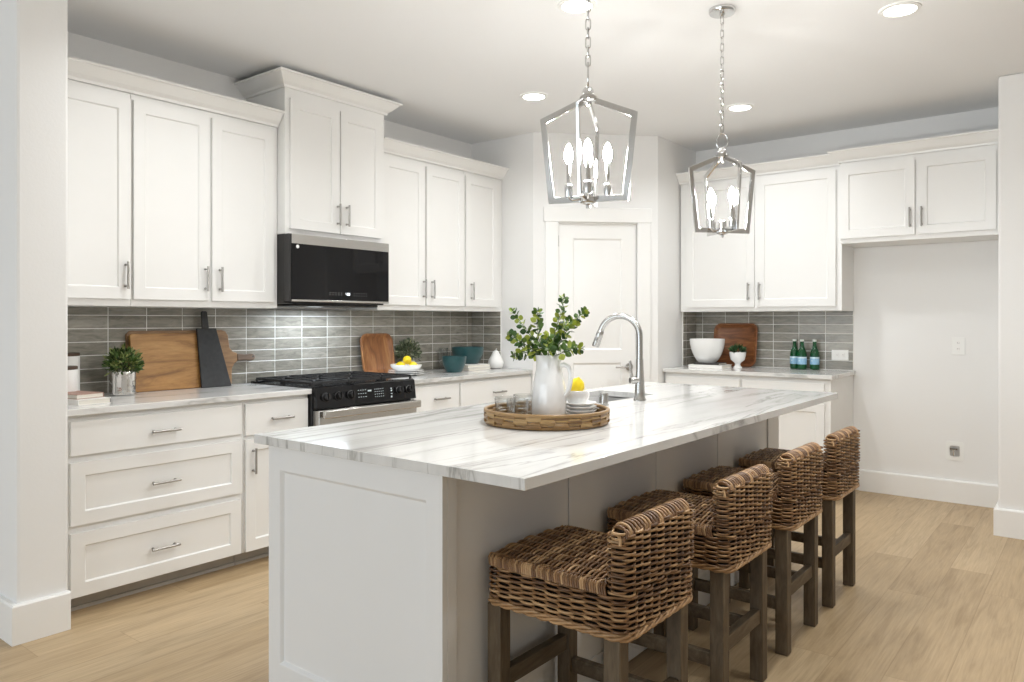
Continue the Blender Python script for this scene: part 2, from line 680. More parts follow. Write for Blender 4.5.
door = slab_with_panels(D0 + .004, .012, D1 - .004, DH - .005, .012, .04,
                        [(.283, 1.066, .682, 1.953), (.283, .22, .682, .963)], depth=.010, slope=.014, raise_=.006).build('door_1', 'trim', M=DM)
struct(door)
for z in (1.93, 1.05, .22):
    hm = MB()
    hm.cyl((D0 + .002, .008, z - .045), (D0 + .002, .008, z + .045), .006, n=12)
    hm.build('hinge', 'nickel', door, M=DM)
hd = MB()
hd.lathe([(.030, 0), (.030, .008), (.026, .012)], n=24, M=Matrix.Rotation(PI / 2, 4, 'X'), c=(.742, .012, .93))
hd.cyl((.742, .012, .93), (.742, -.045, .93), .010, n=12)
hd.tube([(.742, -.042, .93), (.70, -.046, .93), (.62, -.040, .93)], [.010, .009, .008], n=10)
hd.build('door_handle', 'nickel', door, M=DM)

# ------------------------------------------------------------------ backsplash (each run of tile is one surface)
TW, TH = .2049, .0702


def backsplash(name, L, z0, z1, off, M, zoff):
    """local frame: X along, -Y to room, tiles set on grout bed"""
    m = MB()
    m.box(0, -.0074, z0, L, 0, z1)
    m.b.faces.ensure_lookup_table()
    nb = len(m.b.faces)
    g = .0046
    k = math.floor(-off / TW) - 1
    x = off + k * TW
    while x < L:
        a, b = max(x + g / 2, 0.0005), min(x + TW - g / 2, L - .0005)
        if b - a > .004:
            z = zoff
            while z < z1:
                c_, d_ = max(z + g / 2, z0 + .0005), min(z + TH - g / 2, z1 - .0005)
                if d_ - c_ > .004:
                    s_ = .0012
                    m.loft([[(a, -.003, c_), (b, -.003, c_), (b, -.003, d_), (a, -.003, d_)],
                            [(a, -.0082, c_), (b, -.0082, c_), (b, -.0082, d_), (a, -.0082, d_)],
                            [(a + s_, -.009, c_ + s_), (b - s_, -.009, c_ + s_), (b - s_, -.009, d_ - s_), (a + s_, -.009, d_ - s_)]])
                z += TH
        x += TW
    m.b.faces.ensure_lookup_table()
    for i, f in enumerate(m.b.faces):
        f.material_index = 0 if i < nb else 1
    o = m.build(name, None, M=M, mats=['grout', 'tile'], smooth=False)
    return struct(o)


LM = Matrix.Rotation(PI / 2, 4, 'Z')
backsplash('trim_2', PY + 1.379, .9142, 1.3718, -.908 + 1.38, Matrix.Translation((0, -1.38, 0)) @ LM, .908 - 0.001)
backsplash('trim_3', .31, .9142, 1.3718, .13, Matrix.Translation((0.0095, PY, 0)), .907)
backsplash('trim_4', 1.298, .9142, 1.3718, .0665, Matrix.Translation((PX, W, 0)), .917)
backsplash('trim_5', .262, .9142, 1.3718, .06, Matrix.Translation((PX, W - .27, 0)) @ LM, .917)
for nm in ('trim_2', 'trim_3', 'trim_4', 'trim_5'):
    bpy.data.objects[nm]['label'] = 'grey glazed tile backsplash'


# ------------------------------------------------------------------ cabinets
# local frame: X left-to-right seen from the front, -Y to the room, wall at y=0
def pull(parent, x, z, y, vertical, L=.135):
    m = MB()
    a = .5 * L
    r_ = .0064
    if vertical:
        P = lambda s_, yy: (x, yy, z + s_)
    else:
        P = lambda s_, yy: (x + s_, yy, z)
    m.cyl(P(-a, y - .030), P(a, y - .030), r_, n=12)
    for s_ in (-a * .78, a * .78):
        m.cyl(P(s_, y), P(s_, y - .030), .0045, n=10)
        m.cyl(P(s_, y - .0005), P(s_, y - .004), .0065, n=12)
    return m.build('handle', 'nickel', parent)


def shaker(parent, name, x0, z0, x1, z1, yf, frame=.058):
    return slab_with_panels(x0, z0, x1, z1, yf - .020, .0195, [(x0 + frame, z0 + frame, x1 - frame, z1 - frame)], depth=.009, slope=.005).build(name, 'cabinet', parent, bevel=.0012, seg=1)


def slab(parent, name, x0, z0, x1, z1, yf):
    return MB().box(x0, yf - .020, z0, x1, yf - .0005, z1).build(name, 'cabinet', parent, bevel=.0025)


def cabinet(name, label, cat, loc, rz, w, z0, z1, d, doors=(), drawers=(), toe=False, group=None):
    """doors: (x0,z0,x1,z1,handle_x,handle_z or None); drawers: (x0,z0,x1,z1,style)"""
    root = thing(name, label, cat, loc, rz, group)
    m = MB()
    g = .0008
    m.box(g, -d, z0, w - g, -.001, z1)
    m.build('body', 'cabinet', root, bevel=.002)
    if toe:
        k = MB().box(.002, -d + .075, 0.001, w - .002, -.02, z0 - .0005)
        k.box(.002, -d + .066, 0.001, w - .002, -d + .0745, .018)
        k.build('toe_kick', 'toe', root)
    for x0, a, x1, b, hx, hz in doors:
        dr = shaker(root, 'door', x0, a, x1, b, -d)
        if hz is not None:
            pull(dr, hx, hz, -d - .020, True)
    for x0, a, x1, b, st in drawers:
        dr = (slab if st[0] == 'slab' else shaker)(root, 'drawer', x0, a, x1, b, -d)
        pull(dr, (x0 + x1) / 2 if len(st) < 2 else st[1], (a + b) / 2 - .006, -d - .020, False)
    return root


RZ = PI / 2            # left wall units face +x
# base run left of the range (local x = y + 1.378)
y0 = -1.378
cabinet('base_cabinet', 'white base cabinet with three wide drawers beside the left wall end', 'cabinet', (0, y0, 0), RZ, .883, .078, .8835, .612,
        drawers=[(.044, .706, .871, .857, ('slab',)), (.044, .400, .871, .675, ('shaker',)), (.044, .086, .865, .366, ('shaker',))], toe=True)
y0 = -.495
cabinet('base_cabinet', 'narrow white base cabinet, one drawer over one door, left of the range', 'cabinet', (0, y0, 0), RZ, .415, .078, .8835, .612,
        doors=[(.011, .084, .403, .672, .052, .56)], drawers=[(.011, .694, .403, .860, ('slab', .222))], toe=True)
# base run right of the range
y0 = .710
cabinet('base_cabinet', 'white base cabinet with short drawer right of the range, mostly behind the island', 'cabinet', (0, y0, 0), RZ, .474, .078, .8835, .612,
        doors=[(.03, .084, .464, .672, .42, .56)], drawers=[(.03, .694, .464, .860, ('slab', .275))], toe=True)
y0 = 1.184
cabinet('base_cabinet', 'wide white base cabinet under the two teal bowls, beside the pantry wall', 'cabinet', (0, y0, 0), RZ, .838, .078, .8835, .612,
        doors=[(.011, .084, .415, .672, .375, .56), (.422, .084, .827, .672, .46, .56)], drawers=[(.011, .694, .827, .860, ('slab',))], toe=True)
# upper run
UZ0, UZ1 = 1.372, 2.440
y0 = -1.378
cabinet('wall_cabinet', 'white single-door wall cabinet at the left wall end', 'cabinet', (0, y0, 0), RZ, .438, UZ0, UZ1, .330,
        doors=[(.02, 1.408, .431, 2.408, .405, 1.525)])
y0 = -.940
cabinet('wall_cabinet', 'white two-door wall cabinet above the cutting boards', 'cabinet', (0, y0, 0), RZ, .853, UZ0, UZ1, .330,
        doors=[(.008, 1.408, .413, 2.408, .388, 1.525), (.430, 1.408, .816, 2.408, .472, 1.525)])
y0 = -.0855
cabinet('wall_cabinet', 'tall-set white two-door cabinet directly above the microwave', 'cabinet', (0, y0, 0), RZ, .775, 1.812, 2.69, .400,
        doors=[(.030, 1.842, .388, 2.612, .370, 1.957), (.397, 1.842, .740, 2.612, .440, 1.957)])
y0 = .6905
cabinet('wall_cabinet', 'white two-door wall cabinet right of the microwave, above the lemon bowl', 'cabinet', (0, y0, 0), RZ, .864, UZ0, UZ1, .330,
        doors=[(.032, 1.408, .432, 2.408, .415, 1.525), (.452, 1.408, .855, 2.408, .500, 1.525)])
y0 = 1.5555
cabinet('wall_cabinet', 'white single-door wall cabinet above the teal bowls, by the pantry wall', 'cabinet', (0, y0, 0), RZ, .467, UZ0, UZ1, .330,
        doors=[(.010, 1.408, .396, 2.408, .066, 1.525)])
# back wall (local x = x - start)
cabinet('base_cabinet', 'white base cabinet under the big white bowl on the back counter', 'cabinet', (PX + .012, W, 0), 0, .638, .078, .8835, .612,
        doors=[(.02, .084, .318, .705, .28, .6), (.325, .084, .628, .705, .365, .6)], drawers=[(.02, .728, .628, .852, ('slab',))], toe=True)
cabinet('base_cabinet', 'white base cabinet under the green bottles, with a plain end panel', 'cabinet', (2.010, W, 0), 0, .645, .078, .8835, .612,
        doors=[(.01, .084, .605, .705, .05, .6)], drawers=[(.01, .728, .605, .852, ('slab',))], toe=True)
cabinet('wall_cabinet', 'white two-door wall cabinet above the green bottles on the back wall', 'cabinet', (PX + .012, W, 0), 0, 1.286, UZ0, UZ1, .330,
        doors=[(.06, 1.408, .635, 2.415, .593, 1.53), (.655, 1.408, 1.245, 2.415, .681, 1.53)])
cabinet('wall_cabinet', 'short white two-door cabinet over the empty fridge niche', 'cabinet', (2.660, W, 0), 0, 1.005, 1.858, UZ1 + .004, .395,
        doors=[(.005, 1.892, .490, 2.408, .462, 2.010), (.506, 1.892, .962, 2.408, .534, 2.010)])


# crowns: profile (out, up) swept along a plan path with mitres
def crown(name, label, path, z0, prof):
    return tag(sweep(MB(), path, z0, prof).build(name, 'cabinet', smooth=False), label, 'crown molding')


PR = [(0, 0), (.010, 0), (.012, .014), (.030, .030), (.060, .072), (.072, .076), (.072, .086), (0, .086)]
xf = .3315
crown('crown_molding', 'white crown molding along the wall cabinets left of the microwave', [(xf, -1.378), (xf, -.087)], UZ1 - .008 + .0005 + .008, PR)
crown('crown_molding', 'white crown molding along the wall cabinets right of the microwave', [(xf, .6915), (xf, PY - .001)], UZ1 + .0005, PR)
PR2 = [(0, 0), (.012, 0), (.014, .014), (.033, .028), (.072, .066), (.084, .070), (.084, .080), (0, .080)]
crown('crown_molding', 'white crown molding capping the tall cabinet above the microwave', [(.002, -.0865), (.4015, -.0865), (.4015, .6905), (.002, .6905)], 2.668, PR2)
crown('crown_molding', 'white crown molding over the back wall cabinet above the bottles', [(PX + .003, W - .3315), (2.6585, W - .3315)], UZ1 + .0005, PR)
crown('crown_molding', 'white crown molding over the fridge niche cabinet', [(2.6595, W - .334), (2.6595, W - .3965), (3.666, W - .3965)], UZ1 + .005, PR)


# ------------------------------------------------------------------ countertops
def counter(name, label, x0, y0, x1, y1, mat, hole=None):
    m = MB()
    z0, z1 = .884, .914
    if not hole:
        m.box(x0, y0, z0, x1, y1, z1)
    else:
        a, b, c_, d_ = hole
        n = 5
        I = rrect((c_ - a) / 2, (d_ - b) / 2, .02, n, (a + c_) / 2, (b + d_) / 2)
        Oc = [(x1, y1), (x0, y1), (x0, y0), (x1, y0)]
        for z in (z0, z1):
            vi = [m.b.verts.new((p[0], p[1], z)) for p in I]
            vo = [m.b.verts.new((p[0], p[1], z)) for p in Oc]
            k = n + 1
            for q in range(4):
                seg_ = vi[q * k:(q + 1) * k]
                m.b.faces.new([vo[q]] + seg_[::-1])
                nx = (q + 1) % 4
                m.b.faces.new([vo[nx], vo[q], seg_[-1], vi[(nx * k)]])
            if z == z0:
                li, lo = vi, vo
            else:
                for A, B in ((li, vi), (lo, vo)):
                    for i in range(len(A)):
                        j = (i + 1) % len(A)
                        m.b.faces.new((A[i], A[j], B[j], B[i]))
    return tag(m.build(name, mat, bevel=.003, smooth=False), label, 'countertop')


counter('countertop', 'grey-veined white stone worktop left of the range, holding the cutting boards', .0105, -1.378, .648, -.078, 'stone_y')
counter('countertop', 'grey-veined white stone worktop right of the range, holding the teal bowls', .0105, .708, .648, PY - .0105, 'stone_y')
counter('countertop', 'grey-veined white stone worktop along the back wall, holding the green bottles', PX + .0105, W - .648, 2.674, W - .0105, 'stone_x')
SX0, SY0, SX1, SY1 = 1.975, .205, 2.315, .855
counter('countertop', 'large grey-veined white stone island top with a sink cut-out', 1.893, -1.250, 3.053, 1.517, 'stone_y', (SX0, SY0, SX1, SY1))

# ------------------------------------------------------------------ island base
IX0, IX1, IY0, IY1 = 1.936, 2.747, -1.220, 1.487
isl = thing('kitchen_island', 'white panelled kitchen island base under the large stone top', 'kitchen island', ((IX0 + IX1) / 2, (IY0 + IY1) / 2, 0))
IM = Matrix.Translation((-(IX0 + IX1) / 2, -(IY0 + IY1) / 2, 0))
IT = .8835
m = MB()
m.box(IX0 + .0205, IY0 + .0205, .001, IX1 - .0145, IY0 + .04, IT)
m.box(IX0 + .0205, IY1 - .04, .001, IX1 - .0145, IY1 - .0205, IT)
m.box(IX0 + .0205, IY0 + .04, .001, IX0 + .04, IY1 - .04, IT)
m.box(IX1 - .04, IY0 + .04, .001, IX1 - .0145, IY1 - .04, IT)
m.box(IX0 + .04, IY0 + .04, .08, IX1 - .04, IY1 - .04, .10)
m.build('body', 'island_paint', isl, M=IM)
# near end panel (faces -y): frame with a sunk field
ep = slab_with_panels(IX0, .001, IX1, IT, IY0, .020, [(IX0 + .063, .150, IX1 - .063, .800)], depth=.012, slope=.010)
ep.build('end_panel', 'island_paint', isl, bevel=.0015, seg=1, M=IM)
ep = slab_with_panels(IX0, .001, IX1, IT, IY0, .020, [(IX0 + .063, .150, IX1 - .063, .800)], depth=.012, slope=.010)
RM = Matrix.Translation((IX0 + IX1, IY0 + IY1, 0)) @ Matrix.Rotation(PI, 4, 'Z')
ep.build('end_panel', 'island_paint', isl, bevel=.0015, seg=1, M=IM @ RM)
# seating side: corner posts, flat panels with thin joints, base rail
for a, b in ((IY0 + .0205, IY0 + .058), (IY1 - .165, IY1 - .0205)):
    MB().box(IX1 - .014, a, .001, IX1 + .0, b, IT).build('corner_post', 'island_paint', isl, bevel=.0015, M=IM)
ys = [IY0 + .060, -.594, .040, .660, IY1 - .167]
for a, b in zip(ys, ys[1:]):
    MB().box(IX1 - .014, a + .003, .105, IX1 - .006, b - .003, IT).build('side_panel', 'island_paint', isl, bevel=.0015, M=IM)
MB().box(IX1 - .014, IY0 + .060, .001, IX1 - .001, IY1 - .167, .1045).build('base_rail', 'island_paint', isl, bevel=.002, M=IM)
# working side (toward the range): doors and drawers
w_ = (IY1 - IY0 - .06) / 4
for i in range(4):
    a = IY0 + .03 + i * w_
    sd = slab_with_panels(a + .004, .09, a + w_ - .004, .86, 0, .0195, [(a + .062, .148, a + w_ - .062, .802)], depth=.009, slope=.005)
    MW = Matrix.Translation((IX0, 0, 0)) @ Matrix.Rotation(-PI / 2, 4, 'Z') @ Matrix.Scale(-1, 4, (1, 0, 0))
    dr = sd.build('door', 'island_paint', isl, M=IM @ MW)

# sink and its fittings
sk = thing('kitchen_sink', 'undermount stainless steel sink set into the island top', 'sink', ((SX0 + SX1) / 2, (SY0 + SY1) / 2, .70))
hx, hy = (SX1 - SX0) / 2, (SY1 - SY0) / 2
L_ = lambda e, z, r_=.03: [(p[0], p[1], z) for p in rrect(hx + e, hy + e, r_, 6)]
m = MB()
m.loft([L_(.022, .1830), L_(.022, .1815), L_(.004, .178), L_(.004, .01, .045), L_(-.05, -.002, .045),
        ], False, True)
m.build('basin', 'steel_sink', sk)
m = MB()
m.lathe([(.045, -.0015), (.045, .001), (.030, -.0005)], n=24)
m.build('drain', 'chrome', sk)

fx, fy = 2.405, .520
fc = thing('kitchen_faucet', 'tall brushed steel gooseneck pull-down faucet on the island', 'faucet', (fx, fy, .9145))
m = MB()
m.lathe([(.030, 0), (.030, .006), (.026, .012), (.0235, .05), (.021, .10), (.0175, .16), (.0165, .20)], n=28)
m.build('base', 'faucet_steel', fc)
m = MB()
ax = Vector((-.965, -.26, 0)).normalized()
R_ = .099
pts = [Vector((0, 0, .2005)), Vector((0, 0, .25)), Vector((0, 0, .300))]
for i in range(1, 22):
    a = PI * .91 * i / 21
    pts.append(Vector((0, 0, .309)) + ax * (R_ * (1 - math.cos(a))) + Vector((0, 0, R_ * math.sin(a))))
m.tube(pts, .0148, n=18)
m.build('spout', 'faucet_steel', fc)
end = pts[-1]
dn = (pts[-1] - pts[-2]).normalized()
m = MB()
m.tube([end, end + dn * .004, end + dn * .02, end + dn * .075, end + dn * .085], [.0150, .0172, .0178, .0185, .0165], n=18)
m.build('spray_head', 'faucet_steel', fc)
bt = MB().ball(end + dn * .04 + Vector((0, -.0185, 0)), .009, .8, .5, 1.4)
bt.build('spray_button', 'plastic_grey', fc)
hv = Vector((-.55, -.83, 0)).normalized()
m = MB()
c0 = Vector((0, 0, .098))
m.tube([c0, c0 + hv * .030, c0 + hv * .048, c0 + hv * .052], [.017, .0185, .0175, .014], n=18)
m.tube([c0 + hv * .040, c0 + hv * .046 + Vector((0, 0, .03)), c0 + hv * .050 + Vector((0, 0, .065)), c0 + hv * .052 + Vector((0, 0, .095))], [.008, .0075, .0065, .0055], n=12)
m.build('handle', 'faucet_steel', fc)
m = MB()
m.lathe([(.022, 0), (.022, .002), (.0185, .004), (.0185, .052), (.0165, .056)], n=24)
tag(m.build('air_gap_cap', 'faucet_steel'), 'small brushed steel cylinder on the island beside the sink', 'air gap')
bpy.data.objects['air_gap_cap'].location = (2.372, .246, .9145)

# ------------------------------------------------------------------ range
RY0, RY1 = -.0735, .7035
rg = thing('gas_range', 'black slide-in gas range with cast iron grates and stainless oven door', 'range', (0, (RY0 + RY1) / 2, 0), RZ)
hw = (RY1 - RY0) / 2
m = MB()
m.box(-hw, -.640, .05, hw, -.012, .905)
m.box(-hw + .03, -.60, .001, hw - .03, -.06, .05)
m.build('body', 'dark_side', rg, bevel=.003)
m = MB()
m.box(-hw, -.655, .9055, hw, -.03, .918)
m.box(-hw, -.075, .918, hw, -.03, .928)
m.build('cooktop', 'black_enamel', rg, bevel=.003)
m = MB()      # control panel with sloped face
m.loft([[(x, -.6405, .800), (x, -.688, .800), (x, -.686, .815), (x, -.672, .918), (x, -.655, .926), (x, -.6405, .904)] for x in (-hw, hw)])
pn = m.build('control_panel', 'black_gloss', rg, bevel=.002)
nrm = Vector((0, -.99, .135))
for kx in (-hw + .065, -hw + .155, -hw + .245, hw - .145, hw - .060):
    km = MB()
    c0 = Vector((kx, -.680, .862))
    km.tube([c0, c0 + nrm * .004, c0 + nrm * .006, c0 + nrm * .028, c0 + nrm * .032], [.027, .027, .022, .0195, .017], n=24)
    km.box(kx - .003, -.7165, .848, kx + .003, -.708, .888)
    kb = km.build('knob', 'black_enamel', pn)
def marks(name, lst):
    m = MB()
    for gx, gz, w2, h2 in lst:
        yy = -.6875 + (gz - .800) * .139 - .0018
        m.box(gx, yy - .0006, gz, gx + w2, yy + .001, gz + h2)
    m.build(name, 'label_pale', pn)


for zz in (.842, .862, .882):
    marks('key_lettering', [(-.085 + i * .018, zz, .008, .003) for i in range(4)])
for zz in (.835, .85, .865, .88):
    marks('key_lettering', [(.045 + i * .016, zz, .006, .003) for i in range(5)])
marks('clock_display', [(-.01, .872, .028, .009)])
for q in ((.175, .875, .010, .006), (.175, .86, .010, .009), (.175, .843, .011, .004), (.172, .822, .010, .010)):
    marks('status_icon', [q])
m = MB()
m.box(-hw + .006, -.700, .190, hw - .006, -.641, .790)
od = m.build('oven_door', 'stainless', rg, bevel=.004)
m = MB().box(-hw + .09, -.702, .30, hw - .09, -.6995, .62)
m.build('door_window', 'black_gloss', od)
m = MB()
m.box(-hw + .012, -.748, .748, hw - .012, -.722, .792)
for sx in (-1, 1):
    m.box(sx * (hw - .05) - .012, -.724, .755, sx * (hw - .05) + .012, -.699, .785)
m.build('door_handle', 'stainless', od, bevel=.005)
MB().box(-hw + .006, -.690, .055, hw - .006, -.641, .182).build('storage_drawer', 'stainless', rg, bevel=.004)
# burners and grates
bpos = [(-.255, -.50, .042), (-.255, -.20, .034), (0, -.35, .05), (.255, -.50, .034), (.255, -.20, .042)]
for bx, by, br in bpos:
    m = MB()
    m.lathe([(br, 0), (br, .008), (br * .8, .010), (br * .8, .016), (br * .74, .018)], c=(bx, by, .9182), n=24)
    m.build('burner', 'iron', rg)
for gi, (ga, gb) in enumerate(((-hw + .008, -.130), (-.126, .126), (.130, hw - .008))):
    m = MB()
    zt, bw = .950, .011
    ya, yb = -.640, -.085
    def bar(x0, y0, x1, y1, z=zt):
        d = Vector((x1 - x0, y1 - y0, 0))
        L = d.length
        M = Matrix.Translation((x0, y0, z)) @ Matrix.Rotation(math.atan2(d.y, d.x), 4, 'Z')
        m.loft([[M @ Vector((xx, -bw / 2, -.014)), M @ Vector((xx, bw / 2, -.014)), M @ Vector((xx, bw / 2 * .7, 0)), M @ Vector((xx, -bw / 2 * .7, 0))] for xx in (0, L)])
    bar(ga, ya, ga, yb)
    bar(gb, ya, gb, yb)
    bar(ga, ya, gb, ya)
    bar(ga, yb, gb, yb)
    bar(ga, (ya + yb) / 2, gb, (ya + yb) / 2)
    cxm = (ga + gb) / 2
    bar(cxm, ya, cxm, yb)
    for yy in (-.50, -.20):
        bar(ga, yy, gb, yy)
        for sx in (-1, 1):
            bar(cxm + sx * .03, yy + .03, cxm + sx * .085, yy + .085)
            bar(cxm + sx * .03, yy - .03, cxm + sx * .085, yy - .085)
    for xx in (ga, gb):
        for yy in (ya, yb, (ya + yb) / 2):
            m.box(xx - .006, yy - .006, .9182, xx + .006, yy + .006, zt - .010)
    m.build('grate', 'iron', rg)

# ------------------------------------------------------------------ microwave
mwy0, mwy1 = -.0845, .6885
mw = thing('microwave_oven', 'black over-the-range microwave with stainless strip mounted above the stove', 'microwave', (0, (mwy0 + mwy1) / 2, 0), RZ)
hw2 = (mwy1 - mwy0) / 2
m = MB()
m.box(-hw2, -.395, 1.402, hw2, -.001, 1.8105)
m.box(-hw2 + .10, -.36, 1.388, hw2 - .02, -.02, 1.402)
m.build('body', 'dark_side', mw, bevel=.003)
m = MB()
m.box(-hw2, -.442, 1.414, hw2, -.3955, 1.809)
fd = m.build('front_frame', 'dark_side', mw, bevel=.002)
MB().box(-hw2 + .014, -.4465, 1.425, hw2 - .001, -.4425, 1.752).build('door_glass', 'black_gloss', mw, bevel=.001)
MB().box(-hw2 + .014, -.448, 1.7525, hw2 - .001, -.4425, 1.808).build('vent_strip', 'stainless', mw, bevel=.001)
MB().box(-hw2 + .014, -.449, 1.411, hw2 - .001, -.4425, 1.4245).build('lower_strip', 'stainless', mw, bevel=.002)
m = MB()
k = 0
for i in range(5):
    for zz in (1.470, 1.458):
        m.box(-.10 + i * .022, -.4470, zz, -.10 + i * .022 + .010, -.4463, zz + .002)
for i in range(6):
    for zz in (1.470, 1.455):
        m.box(.09 + i * .02, -.4470, zz, .09 + i * .02 + .007, -.4463, zz + .002)
m.build('touch_keys', 'plastic_grey', mw)
m = MB()      # lit clock digits
for i, on_ in enumerate(((1, 4), (0, 1, 3, 4, 6), (0, 1, 2, 4, 5, 6))):
    ox = .026 + i * .0115
    w2, h2 = .0075, .0065
    segs = [(0, 2 * h2, w2, 2 * h2), (0, h2, 0, 2 * h2), (w2, h2, w2, 2 * h2), (0, h2, w2, h2), (w2, 0, w2, h2), (0, 0, 0, h2), (0, 0, w2, 0)]
    for q in on_:
        a, b, c_, d_ = segs[q]
        m.box(ox + a - .001, -.4472, 1.458 + b - .001, ox + c_ + .001, -.4463, 1.458 + d_ + .001)
m.build('clock_digits', 'display', mw)
m = MB().lathe([(.011, 0), (.011, .0006)], c=(-hw2 + .056, -.4464, 1.736), n=20, M=Matrix.Rotation(PI / 2, 4, 'X'))
m.build('round_sticker', 'plastic_white', mw)
MB().box(-.05, -.20, 1.38785, .05, -.14, 1.3882).build('task_lamp', 'task_lens', mw)
area('microwave_task_light', (0, -.20, 1.3872), (0, 0, 0), .46, .10, 3.6, (.80, .90, 1.0), math.radians(170), 'RECTANGLE', mw)


# ------------------------------------------------------------------ outlets
def plate(name, label, loc, w, h, horiz=False):
    o = thing(name, label, 'outlet', loc)
    MB().box(-w / 2, -.006, -h / 2, w / 2, -.0005, h / 2).build('cover_plate', 'plastic_white', o, bevel=.002)
    for s_ in (-1, 1):
        m = MB()
        c = (s_ * .022, 0) if horiz else (0, s_ * .021)
        m.prism([(c[0] + x, c[1] + z) for x, z in rrect(.0135, .0145 if not horiz else .0135, .006, 4)], 'y', -.0085, -.006)
        fce = m.build('receptacle', 'matte_white', o)
        m = MB()
        for q in (-1, 1):
            if horiz:
                m.box(c[0] - .003, -.0089, c[1] + q * .005 - .001, c[0] + .004, -.0084, c[1] + q * .005 + .001)
            else:
                m.box(c[0] + q * .005 - .001, -.0089, c[1] - .003, c[0] + q * .005 + .001, -.0084, c[1] + .005)
        m.build('slots', 'slot_dark', fce)
    return o


plate('wall_outlet', 'white outlet plate set upright in the wall of the fridge niche', (3.356, W, 1.118), .082, .125)
plate('wall_outlet', 'white outlet plate set sideways in the tile beside the green bottles', (2.561, W - .009, 1.031), .125, .082, True)
wb = thing('water_outlet_box', 'white recessed water valve box low on the fridge niche wall', 'valve box', (3.334, W, .368))
m = MB()
lo = rrect(.056, .066, .014, 4)
li = rrect(.031, .037, .008, 4)
m.loft([[(x, -.0005, z) for x, z in lo], [(x, -.006, z) for x, z in lo], [(x, -.006, z) for x, z in li], [(x, -.0018, z) for x, z in li]], True, False)
m.build('frame', 'plastic_white', wb)
m = MB().prism(li, 'y', -.0030, -.0012)
m.build('recess', 'steel_sink', wb)
m = MB()
m.tube([(-.005, -.003, -.03), (-.005, -.018, -.03), (-.005, -.018, .005)], .007, n=10)
m.cyl((-.005, -.018, .005), (-.005, -.018, .012), .012)
m.box(-.028, -.022, .010, .018, -.015, .020)
m.build('valve', 'chrome', wb)


# ------------------------------------------------------------------ recessed lights
def can(loc, label):
    o = thing('recessed_light', label, 'ceiling light', (loc[0], loc[1], H), group='recessed ceiling lights')
    m = MB()
    m.lathe([(.092, -.0005), (.090, -.006), (.072, -.009), (.070, -.004)], n=36, cap0=False, cap1=False)
    m.build('trim_ring', 'plastic_white', o)
    m = MB()
    m.lathe([(.0712, -.003), (.0712, -.0055)], n=36)
    m.build('lens', 'lamp_lens', o)
    area('downlight', (0, 0, -.012), (0, 0, 0), .14, .14, CAN, (.97, 1.0, 1.01), math.radians(145), 'DISK', o)
    return o


can((2.228, .239), 'round recessed ceiling light above the nearer lantern pendant')
can((1.219, 1.261), 'round recessed ceiling light closest to the tall cabinet crown')
can((2.189, 2.35), 'round recessed ceiling light between the farther lantern and the pantry')
can((3.408, 1.227), 'round recessed ceiling light toward the fridge niche, right of both lanterns')
for q in ((1.15, -.75), (3.40, -.78), (4.55, .22)):
    area('downlight', (q[0], q[1], H - .012), (0, 0, 0), .14, .14, CAN, (.97, 1.0, 1.01), math.radians(145), 'DISK')


